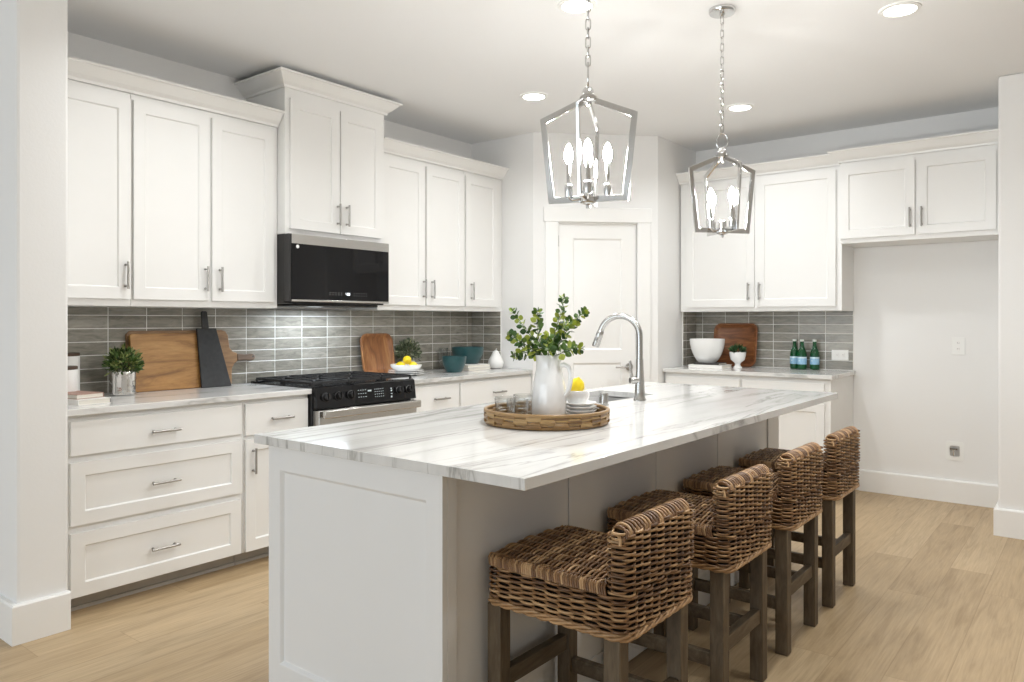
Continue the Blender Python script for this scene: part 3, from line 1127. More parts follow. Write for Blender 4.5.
# ------------------------------------------------------------------ lantern pendants
def pendant(loc, rot, label, ring_rot):
    o = thing('lantern_pendant', label, 'pendant light', (loc[0], loc[1], 0), rot, 'lantern pendants over the island')
    zt, zs, zb = 2.078, 2.020, 1.716          # hub, shoulder, bottom
    m = MB()
    m.lathe([(.062, H - .001), (.062, H - .016), (.058, H - .022), (.014, H - .024), (.010, H - .034), (.004, H - .036)], n=36)
    m.build('canopy', 'chrome', o)
    m = MB()      # chain links
    z = H - .034
    i = 0
    link = .040
    while z - link > 2.185:
        pts = []
        for k in range(16):
            a = 2 * PI * k / 16
            u, v = .0085 * math.cos(a), (link / 2 - .0085) * (1 if math.sin(a) > 1e-6 else -1 if math.sin(a) < -1e-6 else 0) + .0085 * math.sin(a)
            zz = z - link / 2 + v
            pts.append((u, 0, zz) if i % 2 else (0, u, zz))
        m.tube(pts, .0023, n=6, closed=True)
        z -= link - .008
        i += 1
    m.build('chain', 'chrome', o)
    m = MB()      # stem and loop between chain and hub
    m.cyl((0, 0, zt + .108), (0, 0, z + .006), .0035, n=12)
    m.build('stem', 'chrome', o)
    m = MB()
    m.tube([(.026 * math.cos(2 * PI * k / 28), 0, zt + .073 + .038 * math.sin(2 * PI * k / 28)) for k in range(28)], .0032, n=8, closed=True)
    m.build('hanging_ring', 'chrome', o, M=Matrix.Rotation(ring_rot - rot, 4, 'Z'))
    m = MB()
    m.lathe([(.006, .045), (.014, .040), (.020, .030), (.020, .012), (.030, .008), (.030, -.004), (.014, -.010), (.012, -.022), (.004, -.028)], c=(0, 0, zt), n=24)
    m.build('top_hub', 'chrome', o)
    t_ = .022
    for k in range(4):
        prof_o = [(.024, zt + .004), (.174, zs), (.142, zb), (.012, zb)]
        prof_i = [(.024, zt - t_ + .006), (.174 - t_, zs - t_ * .72), (.142 - t_ * .95, zb + t_), (.012, zb + t_)]
        poly = prof_o + prof_i[::-1]
        m = MB()
        # the arm as a mitred strap: four quads in section, extruded across
        hw_ = .0048
        v0 = [[(r_, -hw_, z_) for r_, z_ in (prof_o[i], prof_i[i])] + [(r_, hw_, z_) for r_, z_ in (prof_i[i], prof_o[i])] for i in range(4)]
        m.loft(v0)
        m.build('cage_arm', 'chrome', o, bevel=.0008, seg=1, M=Matrix.Rotation(k * PI / 2, 4, 'Z'))
    m = MB()
    m.lathe([(.004, zb - .022), (.008, zb - .018), (.008, zb - .010), (.026, zb - .004), (.030, zb + .004), (.028, zb + .018), (.020, zb + .022), (.020, zb + .055), (.016, zb + .058)], n=28)
    m.build('bottom_hub', 'chrome', o)
    for k in range(4):
        a = k * PI / 2 + PI / 4 * .25
        c = (.068 * math.cos(a), .068 * math.sin(a))
        m = MB()
        m.tube([(.02 * math.cos(a), .02 * math.sin(a), zb + .012), (c[0] * .8, c[1] * .8, zb + .008), (c[0], c[1], zb + .018)], .004, n=8)
        m.lathe([(.006, .016), (.013, .020), (.0145, .036), (.0145, .060), (.012, .063)], c=(c[0], c[1], zb), n=18)
        m.build('candle_cup', 'chrome', o)
        m = MB().lathe([(.0078, .063), (.0078, .135), (.007, .137)], c=(c[0], c[1], zb), n=16)
        sl = m.build('candle_sleeve', 'chrome', o)
        m = MB().lathe([(.006, .1375), (.012, .148), (.0155, .162), (.0145, .178), (.009, .195), (.003, .207)], c=(c[0], c[1], zb), n=18)
        m.build('bulb', 'bulb', o)
    return o


pc = (2.744, -.477)
ang = math.atan2(-2.7117 - pc[1], 4.1645 - pc[0])
pendant(pc, ang - math.radians(12), 'polished nickel lantern pendant nearer the front of the island', ang)
pc = (2.744, .704)
ang = math.atan2(-2.7117 - pc[1], 4.1645 - pc[0])
pendant(pc, ang + math.radians(29), 'polished nickel lantern pendant farther along the island, near the bottles', ang + PI / 2)


# ------------------------------------------------------------------ wicker stools
def perimeter(hx, hy, r_, cx=0, cy=0):
    L1, L2, La = 2 * (hx - r_), 2 * (hy - r_), PI * r_ / 2
    tot = 2 * (L1 + L2) + 4 * La

    def at(s_):
        s_ %= tot
        # start on +x side, going +y
        for i, (cxs, cys, dx, dy, nx, ny, L) in enumerate(((hx, -hy + r_, 0, 1, 1, 0, L2), (hx - r_, hy, -1, 0, 0, 1, L1), (-hx, hy - r_, 0, -1, -1, 0, L2), (-hx + r_, -hy, 1, 0, 0, -1, L1))):
            if s_ <= L:
                return Vector((cx + cxs + dx * s_, cy + cys + dy * s_, 0)), Vector((nx, ny, 0))
            s_ -= L
            if s_ <= La:
                a0 = math.atan2(ny, nx)
                a = a0 + s_ / r_
                ccx = cxs + dx * L - nx * r_
                ccy = cys + dy * L - ny * r_
                n_ = Vector((math.cos(a), math.sin(a), 0))
                return Vector((cx + ccx, cy + ccy, 0)) + n_ * r_, n_
            s_ -= La
        return Vector((cx + hx, cy - hy + r_, 0)), Vector((1, 0, 0))
    return at, tot


def weave_ring(m, at, tot, z, phase, rng, rc=.0037, amp=.0064, pitch=.041):
    N = int(round(tot / pitch / 2)) * 2
    k = N * 6
    # split each ring into several canes so tones vary along it
    cuts = sorted(rng.sample(range(0, k), 3))
    wob = rng.uniform(0, 6.28)
    for ci in range(3):
        a, b = cuts[ci], cuts[(ci + 1) % 3]
        if b <= a:
            b += k
        pts = []
        for i in range(a, b + 2):
            s_ = tot * i / k
            p, n_ = at(s_)
            cw = math.cos(PI * N * (s_ / tot) + phase)
            off = amp * math.copysign(abs(cw) ** .55, cw) - .002
            pts.append(p + n_ * off + Vector((0, 0, z + .0012 * math.sin(s_ * 23 + wob) + .0010 * math.sin(PI * N * (s_ / tot) * .5))))
        m.tube(pts, rc * rng.uniform(.88, 1.08), n=6)


def braid(m, at, tot, z, rng, rc=.0050, amp=.0060, n_str=3, period=.13):
    for q in range(n_str):
        k = int(tot / .009)
        per = round(tot / period)
        pts = []
        for i in range(k):
            s_ = tot * i / k
            p, n_ = at(s_)
            a = 2 * PI * per * i / k + 2 * PI * q / n_str
            pts.append(p + n_ * (amp * .7 * math.cos(a)) + Vector((0, 0, z + amp * math.sin(a))))
        m.tube(pts, rc, n=6, closed=True)


def make_stool():
    rng = random.Random(3)
    st = thing('bar_stool', 'brown wicker bar stool', 'stool', (0, 0, 0))
    hx, hy = .236, .208
    zb, zt = .491, .632
    # seat: added filler block painted as gap shade + woven skirt + canes across the top
    seat = MB()
    at, tot = perimeter(hx - .006, hy - .006, .040)
    z = zb + .016
    i = 0
    while z < zt - .030:
        weave_ring(seat, at, tot, z, PI * i, rng)
        z += .0074
        i += 1
    braid(seat, at, tot, zb + .006, rng)
    z_edge = zt - .026
    n_c = 54
    for i in range(n_c):
        x = -hx + .012 + (2 * hx - .080) * i / (n_c - 1)
        sh = 0.0
        dx = abs(x + hx)
        if dx < .040:
            sh = .040 - math.sqrt(max(0, .040 ** 2 - (.040 - dx) ** 2))
        yy = hy - .004 - sh
        re = .020
        pts = [(x + .007, -yy - .002, z_edge - .006), (x + .004, -yy, z_edge)]
        for a in (30, 60):
            pts.append((x, -yy + re * (1 - math.cos(math.radians(a))), z_edge + .003 + re * math.sin(math.radians(a))))
        M_ = 48
        for k in range(M_ + 1):
            t_ = k / M_
            y = (-yy + re) + (2 * (yy - re)) * t_
            off = .0050 * math.cos(PI * (y / .048) + PI * i)
            dome = .006 * (1 - (2 * t_ - 1) ** 2)
            pts.append((x + .0015 * math.sin(y * 30 + i), y, zt - .004 + off + dome - .006))
        for a in (60, 30):
            pts.append((x, yy - re * (1 - math.cos(math.radians(a))), z_edge + .003 + re * math.sin(math.radians(a))))
        pts += [(x + .004, yy, z_edge), (x + .007, yy + .002, z_edge - .006)]
        seat.tube(pts, .0040 * rng.uniform(.9, 1.08), n=6)
    # front edge roll
    for zz, xx in ((z_edge + .002, -hx + .004), (z_edge + .012, -hx + .008)):
        seat.tube([(xx, -hy + .045, zz), (xx - .001, 0, zz), (xx, hy - .045, zz)], .0055, n=6)
    so = seat.build('seat', 'wicker', st, ang=80)
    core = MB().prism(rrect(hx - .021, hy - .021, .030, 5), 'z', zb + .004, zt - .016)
    core.build('seat_gap_filler', 'weave_gap_shade', so)
    # back: continues the outside of the skirt
    bk = MB()
    tk = .034
    bcx = hx - tk
    at2, tot2 = perimeter(tk - .005, hy - .006, .028, bcx, 0)
    z = zt - .026
    zt2 = .772
    i = 0
    while z < zt2 - .010:
        weave_ring(bk, at2, tot2, z, PI * i, rng)
        z += .0074
        i += 1
    n_c = 48
    for i in range(n_c):
        t_ = 2 * i / (n_c - 1) - 1
        y = t_ * (hy - .012)
        e_ = max(0.0, (abs(y) - (hy - .042)) / .030)          # rounded shoulders at both ends
        drop = .020 * e_ * e_
        w2 = (tk - .0055) * (1 - .42 * e_ * e_)
        pts = []
        for k in range(11):
            a = PI * k / 10
            pts.append((bcx + w2 * math.cos(a), y + .026 * (k / 10 - .5), zt2 - .012 - drop + (.014 + .005 * (-1) ** i) * math.sin(a) - (.005 if k in (0, 10) else 0)))
        bk.tube(pts, .0041 * rng.uniform(.88, 1.1), n=6)
    bo = bk.build('backrest', 'wicker', st, ang=80)
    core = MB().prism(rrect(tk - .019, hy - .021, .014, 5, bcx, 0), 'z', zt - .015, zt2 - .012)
    core.build('backrest_gap_filler', 'weave_gap_shade', bo)  # added block behind the canes, its dark colour stands for gap shade
    lw = .024
    LX0, LX1, LY = -.200, .188, .176
    for sx, sy in ((LX0, -LY), (LX0, LY), (LX1, -LY), (LX1, LY)):
        MB().box(sx - lw, sy - lw, .001, sx + lw, sy + lw, zb - .001).build('leg', 'leg_wood', st, bevel=.003)
    for sy in (-LY, LY):
        MB().box(LX0 + lw, sy - .012, .168, LX1 - lw, sy + .012, .214).build('stretcher', 'rail_wood', st, bevel=.002)
    MB().box(LX1 - .014, -LY + lw, .212, LX1 + .014, LY - lw, .262).build('stretcher', 'rail_wood', st, bevel=.002)
    MB().box(LX0 - .014, -LY + lw, .240, LX0 + .014, LY - lw, .290).build('stretcher', 'rail_wood', st, bevel=.002)
    return st


stl = make_stool()
lab = ['brown wicker bar stool nearest the panelled island end, whole seat in view',
       'brown wicker bar stool second along the island, counted from its panelled end',
       'brown wicker bar stool third along the island, counted from its panelled end',
       'brown wicker bar stool farthest along the island, closest to the back cabinets']
SG = 'wicker bar stools along the island'
stl.location = (2.995, -.858, 0)
stl['label'] = lab[0]
stl['group'] = SG
dup(stl, (2.995, -.196, 0), 0, lab[1], SG)
dup(stl, (2.995, .424, 0), 0, lab[2], SG)
dup(stl, (2.995, 1.042, 0), 0, lab[3], SG)
ZC = .9145


# ------------------------------------------------------------------ foliage helpers
def leaf(m, p, d, up, L, w_, bend=.15):
    d = Vector(d).normalized()
    s_ = d.cross(Vector(up))
    if s_.length < 1e-3:
        s_ = d.cross(Vector((1, 0, 0)))
    s_.normalize()
    n_ = s_.cross(d)
    p = Vector(p)
    rows = [(0, .12), (.25, .8), (.55, 1.0), (.82, .66), (1, .08)]
    prev = None
    for t_, k in rows:
        c = p + d * (L * t_) + n_ * (bend * L * (t_ * t_))
        cur = [m.b.verts.new(c - s_ * (w_ * k / 2) + n_ * (w_ * .12 * k)), m.b.verts.new(c), m.b.verts.new(c + s_ * (w_ * k / 2) + n_ * (w_ * .12 * k))]
        if prev:
            m.b.faces.new((prev[0], prev[1], cur[1], cur[0]))
            m.b.faces.new((prev[1], prev[2], cur[2], cur[1]))
        prev = cur


def rvec(rng):
    while True:
        v = Vector((rng.uniform(-1, 1), rng.uniform(-1, 1), rng.uniform(-1, 1)))
        if .1 < v.length < 1:
            return v.normalized()


def bush(m, c, rx, rz_, n, rng, L=.03, w_=.012, zmin=-.3):
    c = Vector(c)
    for _ in range(n):
        v = rvec(rng)
        while v.z < zmin:
            v = rvec(rng)
        k = rng.uniform(.45, 1.0)
        p = c + Vector((v.x * rx * k, v.y * rx * k, v.z * rz_ * k))
        leaf(m, p, v + rvec(rng) * .6 + Vector((0, 0, .3)), rvec(rng), L * rng.uniform(.7, 1.2), w_ * rng.uniform(.8, 1.2))


# ------------------------------------------------------------------ things on the left worktop
def canister(loc, r_, h, label):
    o = thing('canister', label, 'canister', loc)
    MB().lathe([(r_ * .96, 0), (r_, .004), (r_, h - .004), (r_ * .985, h)], n=36).build('jar', 'matte_white', o)
    MB().lathe([(r_ * 1.0, h + .0005), (r_ * 1.01, h + .004), (r_ * 1.01, h + .013), (r_ * .97, h + .016)], n=36).build('lid', 'lid_wood', o)


canister((.085, -1.145, ZC), .062, .208, 'taller white canister with dark wood lid, behind the shorter one')
canister((.235, -1.215, ZC), .062, .150, 'shorter white canister with dark wood lid, in front of the taller one')


def book(name_label, loc, rz, w_, d_, h, cover, group=None):
    """cover boards + page block; spine on -x side of the local frame"""
    o = thing('book', name_label, 'book', loc, rz, group)
    m = MB()
    c = .0022
    m.box(-w_ / 2, -d_ / 2, 0, w_ / 2, d_ / 2, c)
    m.box(-w_ / 2, -d_ / 2, h - c, w_ / 2, d_ / 2, h)
    m.box(-w_ / 2, -d_ / 2, c, -w_ / 2 + c, d_ / 2, h - c)
    m.build('cover', cover, o)
    MB().box(-w_ / 2 + c + .0002, -d_ / 2 + .004, c + .0002, w_ / 2 - .004, d_ / 2 - .004, h - c - .0002).build('pages', 'paper', o)
    return o


book('cream book at the bottom of the pair beside the canisters', (.405, -1.195, ZC), RZ + .10, .15, .215, .024, 'book_white')
book('dusty pink book lying on the cream book beside the canisters', (.365, -1.205, ZC + .0245), RZ + .22 + PI, .135, .20, .022, 'book_pink')

rng = random.Random(11)
pp = thing('potted_plant', 'small bushy green plant in a mirrored silver pot', 'plant', (.165, -.900, ZC))
MB().lathe([(.058, 0), (.062, .004), (.063, .118), (.0615, .122), (.059, .122), (.058, .104), (.02, .102)], n=36).build('pot', 'mirror_pot', pp)
MB().lathe([(.0575, .100), (.0575, .107), (.03, .112)], n=24).build('soil', 'soil', pp)
m = MB()
bush(m, (0, 0, .162), .082, .078, 620, rng, .028, .0115, -.6)
m.build('foliage', 'leaf_box', pp, smooth=False)
m = MB()
for _ in range(14):
    v = rvec(rng)
    m.tube([(v.x * .03, v.y * .03, .108), (v.x * .05, v.y * .05, .15), (v.x * .07, v.y * .07, .20)], .0015, n=5)
m.build('stems', 'stem_green', pp)

# boards leaning on the tile (local: X = thickness to the room, Y along wall, Z up; leaned back)
LEAN = math.radians(-8)
pb = thing('paddle_board', 'long wooden paddle cutting board, its handle pointing at the range', 'cutting board', (.064, -.52, ZC), rot=(0, LEAN, 0))
pts = [(-.300, 0.001), (.290, 0.001), (.300, .006), (.310, .10), (.330, .128), (.350, .142), (.352, .190), (.325, .200), (.305, .225), (.300, .300), (.285, .325), (.26, .333), (-.28, .333), (-.300, .315)]
MB().prism(pts, 'x', -.018, 0).build('board', 'paddle_wood', pb, bevel=.004)
hp = [(.3525, .144), (.40, .146), (.44, .141), (.465, .145), (.475, .158), (.472, .175), (.46, .184), (.44, .186), (.40, .182), (.3525, .187)]
MB().prism(hp, 'x', -.017, -.001).build('handle', 'paddle_handle', pb, bevel=.005)
MB().cyl((-.0172, .458, .166), (-.0005, .458, .166), .006, n=12).build('hanging_hole', 'slot_dark', pb)
bb_ = thing('bread_board', 'large golden-brown rectangular wooden board leaning on the tile', 'cutting board', (.094, -.610, ZC), rot=(0, LEAN, 0))
pts = [(-.205, .001), (.205, .001), (.205, .318), (-.195, .318), (-.205, .308)]
MB().prism(pts, 'x', -.020, 0).build('board', 'board_wood', bb_, bevel=.004)
m = MB()
m.box(-.0208, -.195, .0, .0006, -.189, .0005)
m.b.free()
sb = thing('serving_board', 'charcoal slate paddle board standing in front of the wooden boards', 'cutting board', (.125, -.350, ZC), rot=(0, math.radians(-9), 0))
pts = [(-.092, .001), (.092, .001), (.024, .345), (-.094, .345)]
MB().prism(pts, 'x', -.014, 0).build('board', 'slate', sb, bevel=.002)
MB().prism([(-.060, .3455), (-.020, .3455), (-.023, .44), (-.028, .446), (-.052, .446), (-.057, .44)], 'x', -.0135, -.0005).build('handle', 'slate', sb, bevel=.002)


# ------------------------------------------------------------------ things right of the range
def dish_tray(label, loc, hw_, h, rz, lean, mat):
    """rounded-rectangle wooden tray standing on its edge, hollow side to the room (local -Y)"""
    o = thing('wooden_tray', label, 'tray', loc, rot=(lean, 0, rz))
    hz = h / 2
    def lp(e, y, r_):
        return [(p[0], y, p[1] + hz + .0005) for p in rrect(hw_ - e, hz - e, r_, 7)]
    m = MB()
    m.loft([lp(.022, .020, .045), lp(.006, .010, .055), lp(0, -.006, .060), lp(.003, -.010, .058), lp(.012, -.010, .052), lp(.018, -.004, .048), lp(.036, .010, .035)])
    m.build('dish', mat, o, ang=60)
    return o


dish_tray('reddish wooden tray leaning on the tile behind the lemon bowl', (.088, .930, ZC), .152, .295, RZ, math.radians(-9), 'acacia')
dish_tray('dark wooden tray leaning on the back wall tile behind the white bowl', (1.735, 3.372, ZC), .190, .365, 0, math.radians(-9), 'acacia_flat')
rng = random.Random(5)
pl2 = thing('potted_plant', 'small grey-green plant in a white pot behind the lemon bowl', 'plant', (.105, 1.195, ZC))
MB().lathe([(.040, 0), (.044, .004), (.052, .085), (.0495, .086), (.047, .075), (.02, .073)], n=28).build('pot', 'ceramic', pl2)
m = MB()
bush(m, (0, 0, .150), .090, .090, 480, rng, .027, .013, -.6)
m.build('foliage', 'leaf_grey', pl2, smooth=False)
m = MB()
for _ in range(10):
    v = rvec(rng)
    m.tube([(v.x * .02, v.y * .02, .07), (v.x * .05, v.y * .05, .13), (v.x * .08, v.y * .08, .18)], .0015, n=5)
m.build('stems', 'stem_green', pl2)


def plate_obj(label, loc, r_, group, k=1.0):
    m = MB().lathe([(a, b * k) for a, b in ((r_ * .55, 0), (r_ * .58, .002), (r_ * .62, .004), (r_, .013), (r_ * 1.0, .0155), (r_ * .97, .0158), (r_ * .62, .0075), (r_ * .2, .0065))], n=40)
    o = tag(m.build('plate', 'ceramic'), label, 'plate', group)
    o.location = loc
    return o


def bowl_obj(name, label, cat, loc, r0, r1, h, mat, th=.004, foot=True, curve=.6):
    """r0 foot radius, r1 rim radius"""
    out = []
    n = 9
    for i in range(n + 1):
        t_ = i / n
        out.append((r0 + (r1 - r0) * math.sin(t_ * PI / 2) ** curve if t_ > 0 else r0, h * t_))
    prof = out + [(r1 - th * .5, h + th * .3), (r1 - th, h)]
    for i in range(n - 1, 0, -1):
        r_, z_ = out[i]
        if z_ > th + .004:
            prof.append((r_ - th, z_))
    prof.append((max(.004, r0 - th), th + .003))
    m = MB().lathe(prof, n=44)
    o = tag(m.build(name, mat), label, cat)
    o.location = loc
    return o


lc = (.300, .985)
PG = 'white plates under the lemon bowl'
for i, nm in enumerate(('bottom', 'middle', 'top')):
    plate_obj('white plate beside the range, %s one of the stack under the lemon bowl' % nm, (lc[0], lc[1], ZC + i * .0115), .132 - .004 * i, PG)
z_b = ZC + 2 * .0115 + .0072
bowl_obj('fruit_bowl', 'low white bowl of lemons on the plates beside the range', 'bowl', (lc[0], lc[1], z_b), .055, .112, .045, 'ceramic')
LG = 'lemons in the bowl by the range'


def lemon(label, loc, rot, group=None, r_=.029):
    m = MB()
    prof = [(.003, -1.38), (.12, -1.30), (.20, -1.2), (.55, -.95), (.85, -.55), (1.0, 0), (.85, .55), (.55, .95), (.22, 1.2), (.15, 1.32), (.003, 1.4)]
    m.lathe([(a * r_, b * r_ * .92) for a, b in prof], n=22)
    o = tag(m.build('lemon', 'lemon', ang=80), label, 'lemon', group)
    o.location = loc
    o.rotation_euler = rot
    return o


zl = z_b + .036
lemon('lemon at the left side of the low white bowl', (lc[0] + .020, lc[1] - .062, zl), (PI / 2, .2, .4), LG)
lemon('lemon at the right side of the low white bowl', (lc[0] + .005, lc[1] + .062, zl), (PI / 2, -.3, 1.3), LG)
lemon('lemon at the back of the low white bowl', (lc[0] - .058, lc[1], zl), (PI / 2, .5, 2.2), LG)
lemon('lemon at the front of the low white bowl', (lc[0] + .066, lc[1] + .006, zl + .002), (PI / 2, .1, 1.9), LG)
lemon('lemon heaped on top of the others in the low white bowl', (lc[0] + .006, lc[1] + .004, zl + .040), (PI / 2, .3, .9), LG, .031)

bowl_obj('mixing_bowl', 'smaller teal bowl standing directly on the worktop', 'bowl', (.360, 1.418, ZC), .052, .092, .118, 'teal', curve=.75)
BK = [('pale grey book at the bottom of the stack under the larger teal bowl', 'book_grey', .023), ('white book on top of the stack under the larger teal bowl', 'book_white', .021)]
z = ZC
for i, (lb, mt, hh) in enumerate(BK):
    book(lb, (.275, 1.690, z), .03 - .05 * i, .215 - .01 * i, .265 - .01 * i, hh, mt)
    z += hh + .0006
bowl_obj('mixing_bowl', 'larger teal bowl resting on the stacked books', 'bowl', (.215, 1.735, z), .080, .128, .130, 'teal', curve=.75)
m = MB()
R1 = .036
m.lathe([(R1 * .9, 0), (R1, .004), (R1, .17), (R1 - .002, .17), (R1 - .003, .008), (.004, .007)], n=28)
o = tag(m.build('glass_tumbler', 'clear_glass'), 'clear glass tumbler behind the smaller teal bowl', 'glass')
o.location = (.070, 1.610, ZC)
pr = thing('pear_ornament', 'white ceramic pear ornament beside the pantry wall', 'ornament', (.330, 1.945, ZC))
MB().lathe([(.030, 0), (.050, .006), (.062, .030), (.064, .050), (.056, .075), (.040, .100), (.030, .120), (.024, .134), (.014, .143), (.003, .146)], n=32).build('fruit_body', 'matte_white', pr, ang=80)
MB().tube([(0, 0, .1462), (.002, .001, .152), (.006, .003, .160)], [.003, .0025, .003], n=8).build('stem', 'matte_white', pr)

# ------------------------------------------------------------------ things on the back worktop
z = ZC
for lb, mt, hh, sz in (('white book at the bottom under the big white bowl', 'book_white', .026, (.21, .285)), ('dark book on the white book under the big white bowl', 'book_dark', .014, (.17, .215))):
    book(lb, (1.640, 3.115, z), RZ, sz[0], sz[1], hh, mt)
    z += hh + .0006
wbl = bowl_obj('mixing_bowl', 'big glossy white bowl on books on the back worktop', 'bowl', (1.603, 3.140, z), .070, .142, .192, 'ceramic', curve=.72)
rng = random.Random(9)
gp = thing('potted_plant', 'tiny dark green plant in a white footed cup on the back worktop', 'plant', (1.832, 3.215, ZC))
MB().lathe([(.034, 0), (.036, .004), (.024, .018), (.020, .032), (.030, .046), (.056, .066), (.064, .100), (.067, .128), (.0645, .129), (.060, .112), (.02, .108)], n=36).build('cup', 'ceramic', gp, ang=60)
m = MB()
bush(m, (0, 0, .130), .058, .050, 170, rng, .030, .012, -.1)
m.build('foliage', 'leaf_dark', gp, smooth=False)


def bottle(loc, label):
    o = thing('water_bottle', label, 'bottle', loc, -.35, 'green water bottles on the back worktop')
    MB().lathe([(.030, 0), (.034, .004), (.0345, .012), (.0345, .118), (.032, .136), (.024, .158), (.017, .176), (.0135, .192), (.013, .212), (.0145, .214), (.0145, .219), (.012, .220)], n=28).build('glass_body', 'green_glass', o, ang=50)
    lbm = MB().lathe([(.0348, .040), (.0352, .041), (.0352, .099), (.0348, .100)], n=28, cap0=False, cap1=False)
    lb_ = lbm.build('label_band', 'label_blue', o)
    MB().lathe([(.03535, .088), (.0354, .0885), (.0354, .097), (.03535, .0975)], n=28, cap0=False, cap1=False).build('pale_stripe', 'label_pale', lb_)
    m = MB()
    n_ = 5
    k = 10
    star = []
    for q in range(k):
        a = PI / 2 + q * 2 * PI / k
        rr = .008 if q % 2 == 0 else .0034
        star.append((rr * math.cos(a), .069 + rr * math.sin(a)))
    m.loft([[(x, -.0363 + x * x * 12, z_) for x, z_ in star], [(x, -.0355 + x * x * 12, z_) for x, z_ in star]])
    m.build('star_mark', 'label_pale', lb_)
    m = MB()
    dia = [(0, .183), (.0135, .163), (0, .143), (-.0135, .163)]
    m.loft([[(0, -.0140 - .001, .185), (.016, -.0175, .163), (0, -.0305, .141), (-.016, -.0175, .163)], [(0, -.0140, .185), (.0155, -.0145, .163), (0, -.0295, .141), (-.0155, -.0145, .163)]])
    m.build('neck_label', 'label_pale', o)
    MB().lathe([(.0150, .2195), (.0155, .2200), (.0155, .233), (.013, .236)], n=20).build('cap', 'cap_pale', o)
    return o


bottle((2.228, 3.400, ZC), 'green glass water bottle leftmost of the three, partly behind the middle one')
bottle((2.298, 3.360, ZC), 'green glass water bottle in the middle, standing in front')
bottle((2.385, 3.392, ZC), 'green glass water bottle closest to the tile outlet')

# ------------------------------------------------------------------ tray and table things on the island
tc_ = (2.504, -.392)
tr = thing('rattan_tray', 'round woven rattan tray on the island top', 'tray', (tc_[0], tc_[1], ZC))
RT = .228
m = MB()
m.lathe([(.01, 0), (RT - .006, 0), (RT - .006, .006), (.01, .006)], n=56)
m.build('tray_base', 'rattan', tr)
m = MB()
for z_, rr, rc in ((.0075, RT, .0068), (.0215, RT + .002, .0060), (.0355, RT + .003, .0060), (.050, RT + .004, .0075)):
    m.tube([(rr * math.cos(2 * PI * k / 72), rr * math.sin(2 * PI * k / 72), z_) for k in range(72)], rc, n=8, closed=True)
m.build('rim_hoops', 'rattan', tr, ang=80)
rng = random.Random(21)
m = MB()
for row, z_ in enumerate((.0145, .0285, .0428)):
    nseg = 15
    for k in range(nseg):
        a0 = 2 * PI * (k + .5 * (row % 2)) / nseg
        a1 = a0 + 2 * PI / nseg * .55
        pts = []
        for q in range(7):
            a = a0 + (a1 - a0) * q / 6
            pts.append(((RT + .0055) * math.cos(a), (RT + .0055) * math.sin(a), z_))
        m.tube(pts, .0058, n=8, flat=1.25)
m.build('rattan_wraps', 'rattan', tr, ang=80)
ZT = ZC + .0066

vs = thing('ceramic_pitcher', 'tall white ceramic pitcher standing on the rattan tray', 'pitcher', (2.490, -.356, ZT))
prof = [(.052, 0), (.061, .003), (.0655, .012), (.067, .05), (.0655, .09), (.062, .13), (.0555, .165), (.050, .19), (.047, .215), (.0475, .246), (.046, .2475), (.0440, .242), (.0435, .21), (.046, .19), (.0515, .16), (.058, .13), (.0615, .09), (.061, .02), (.02, .010)]
m = MB()
loops = []
n = 44
for r_, z_ in prof:
    lp = []
    for i in range(n):
        a = 2 * PI * i / n
        k = 1.0
        if z_ > .20:      # pouring lip opposite the handle
            k += .14 * max(0, (z_ - .20) / .04) * max(0, math.cos(a - PI)) ** 8
        lp.append((r_ * k * math.cos(a), r_ * k * math.sin(a), z_))
    loops.append(lp)
m.loft(loops)
m.build('pitcher_body', 'ceramic', vs, ang=60)
m = MB()
m.tube([(.0435, 0, .205), (.062, 0, .212), (.080, 0, .204), (.088, 0, .180), (.088, 0, .150), (.082, 0, .120), (.070, 0, .098), (.0625, 0, .090)], [.008, .0075, .007, .007, .007, .007, .007, .008], n=12, flat=1.3)
m.build('handle', 'ceramic', vs, ang=80)
vs.rotation_euler = (0, 0, math.radians(38 - 25))


def eucalyptus(base, pts_, label, seed, n_pairs, lmax=.037):
    rng = random.Random(seed)
    o = thing('eucalyptus_branch', label, 'branch', base, group='eucalyptus branches in the white pitcher')
    P = [Vector(p) for p in pts_]
    # smooth curve through control points
    cur = []
    for i in range(len(P) - 1):
        p0, p1, p2, p3 = P[max(i - 1, 0)], P[i], P[i + 1], P[min(i + 2, len(P) - 1)]
        for k in range(6):
            t_ = k / 6
            cur.append(.5 * ((2 * p1) + (p2 - p0) * t_ + (2 * p0 - 5 * p1 + 4 * p2 - p3) * t_ ** 2 + (3 * p1 - p0 - 3 * p2 + p3) * t_ ** 3))
    cur.append(P[-1])
    nn = len(cur)
    MB().tube(cur, [.0022 - .0014 * i / nn for i in range(nn)], n=6).build('stem', 'stem_green', o)
    m = MB()
    for k in range(n_pairs):
        t_ = .36 + .64 * k / (n_pairs - 1)
        i = min(int(t_ * (nn - 1)), nn - 2)
        f_ = t_ * (nn - 1) - i
        p = cur[i].lerp(cur[i + 1], f_)
        d = (cur[i + 1] - cur[i]).normalized()
        a = k * PI / 2 + rng.uniform(-.4, .4)
        s1 = d.cross(Vector((0, 0, 1)))
        if s1.length < .1:
            s1 = Vector((1, 0, 0))
        s1.normalize()
        s2 = d.cross(s1)
        L = lmax * (1 - .45 * t_) * rng.uniform(.85, 1.15)
        for sg in (-1, 1):
            dv = (s1 * math.cos(a) + s2 * math.sin(a)) * sg + d * rng.uniform(.3, .7)
            leaf(m, p + dv.normalized() * .003, dv, rvec(rng), L, L * .86, rng.uniform(-.1, .2))
    leaf(m, cur[-1], cur[-1] - cur[-2], rvec(rng), .016, .010)
    m.build('leaves', 'leaf_euc', o, smooth=False)
    return o


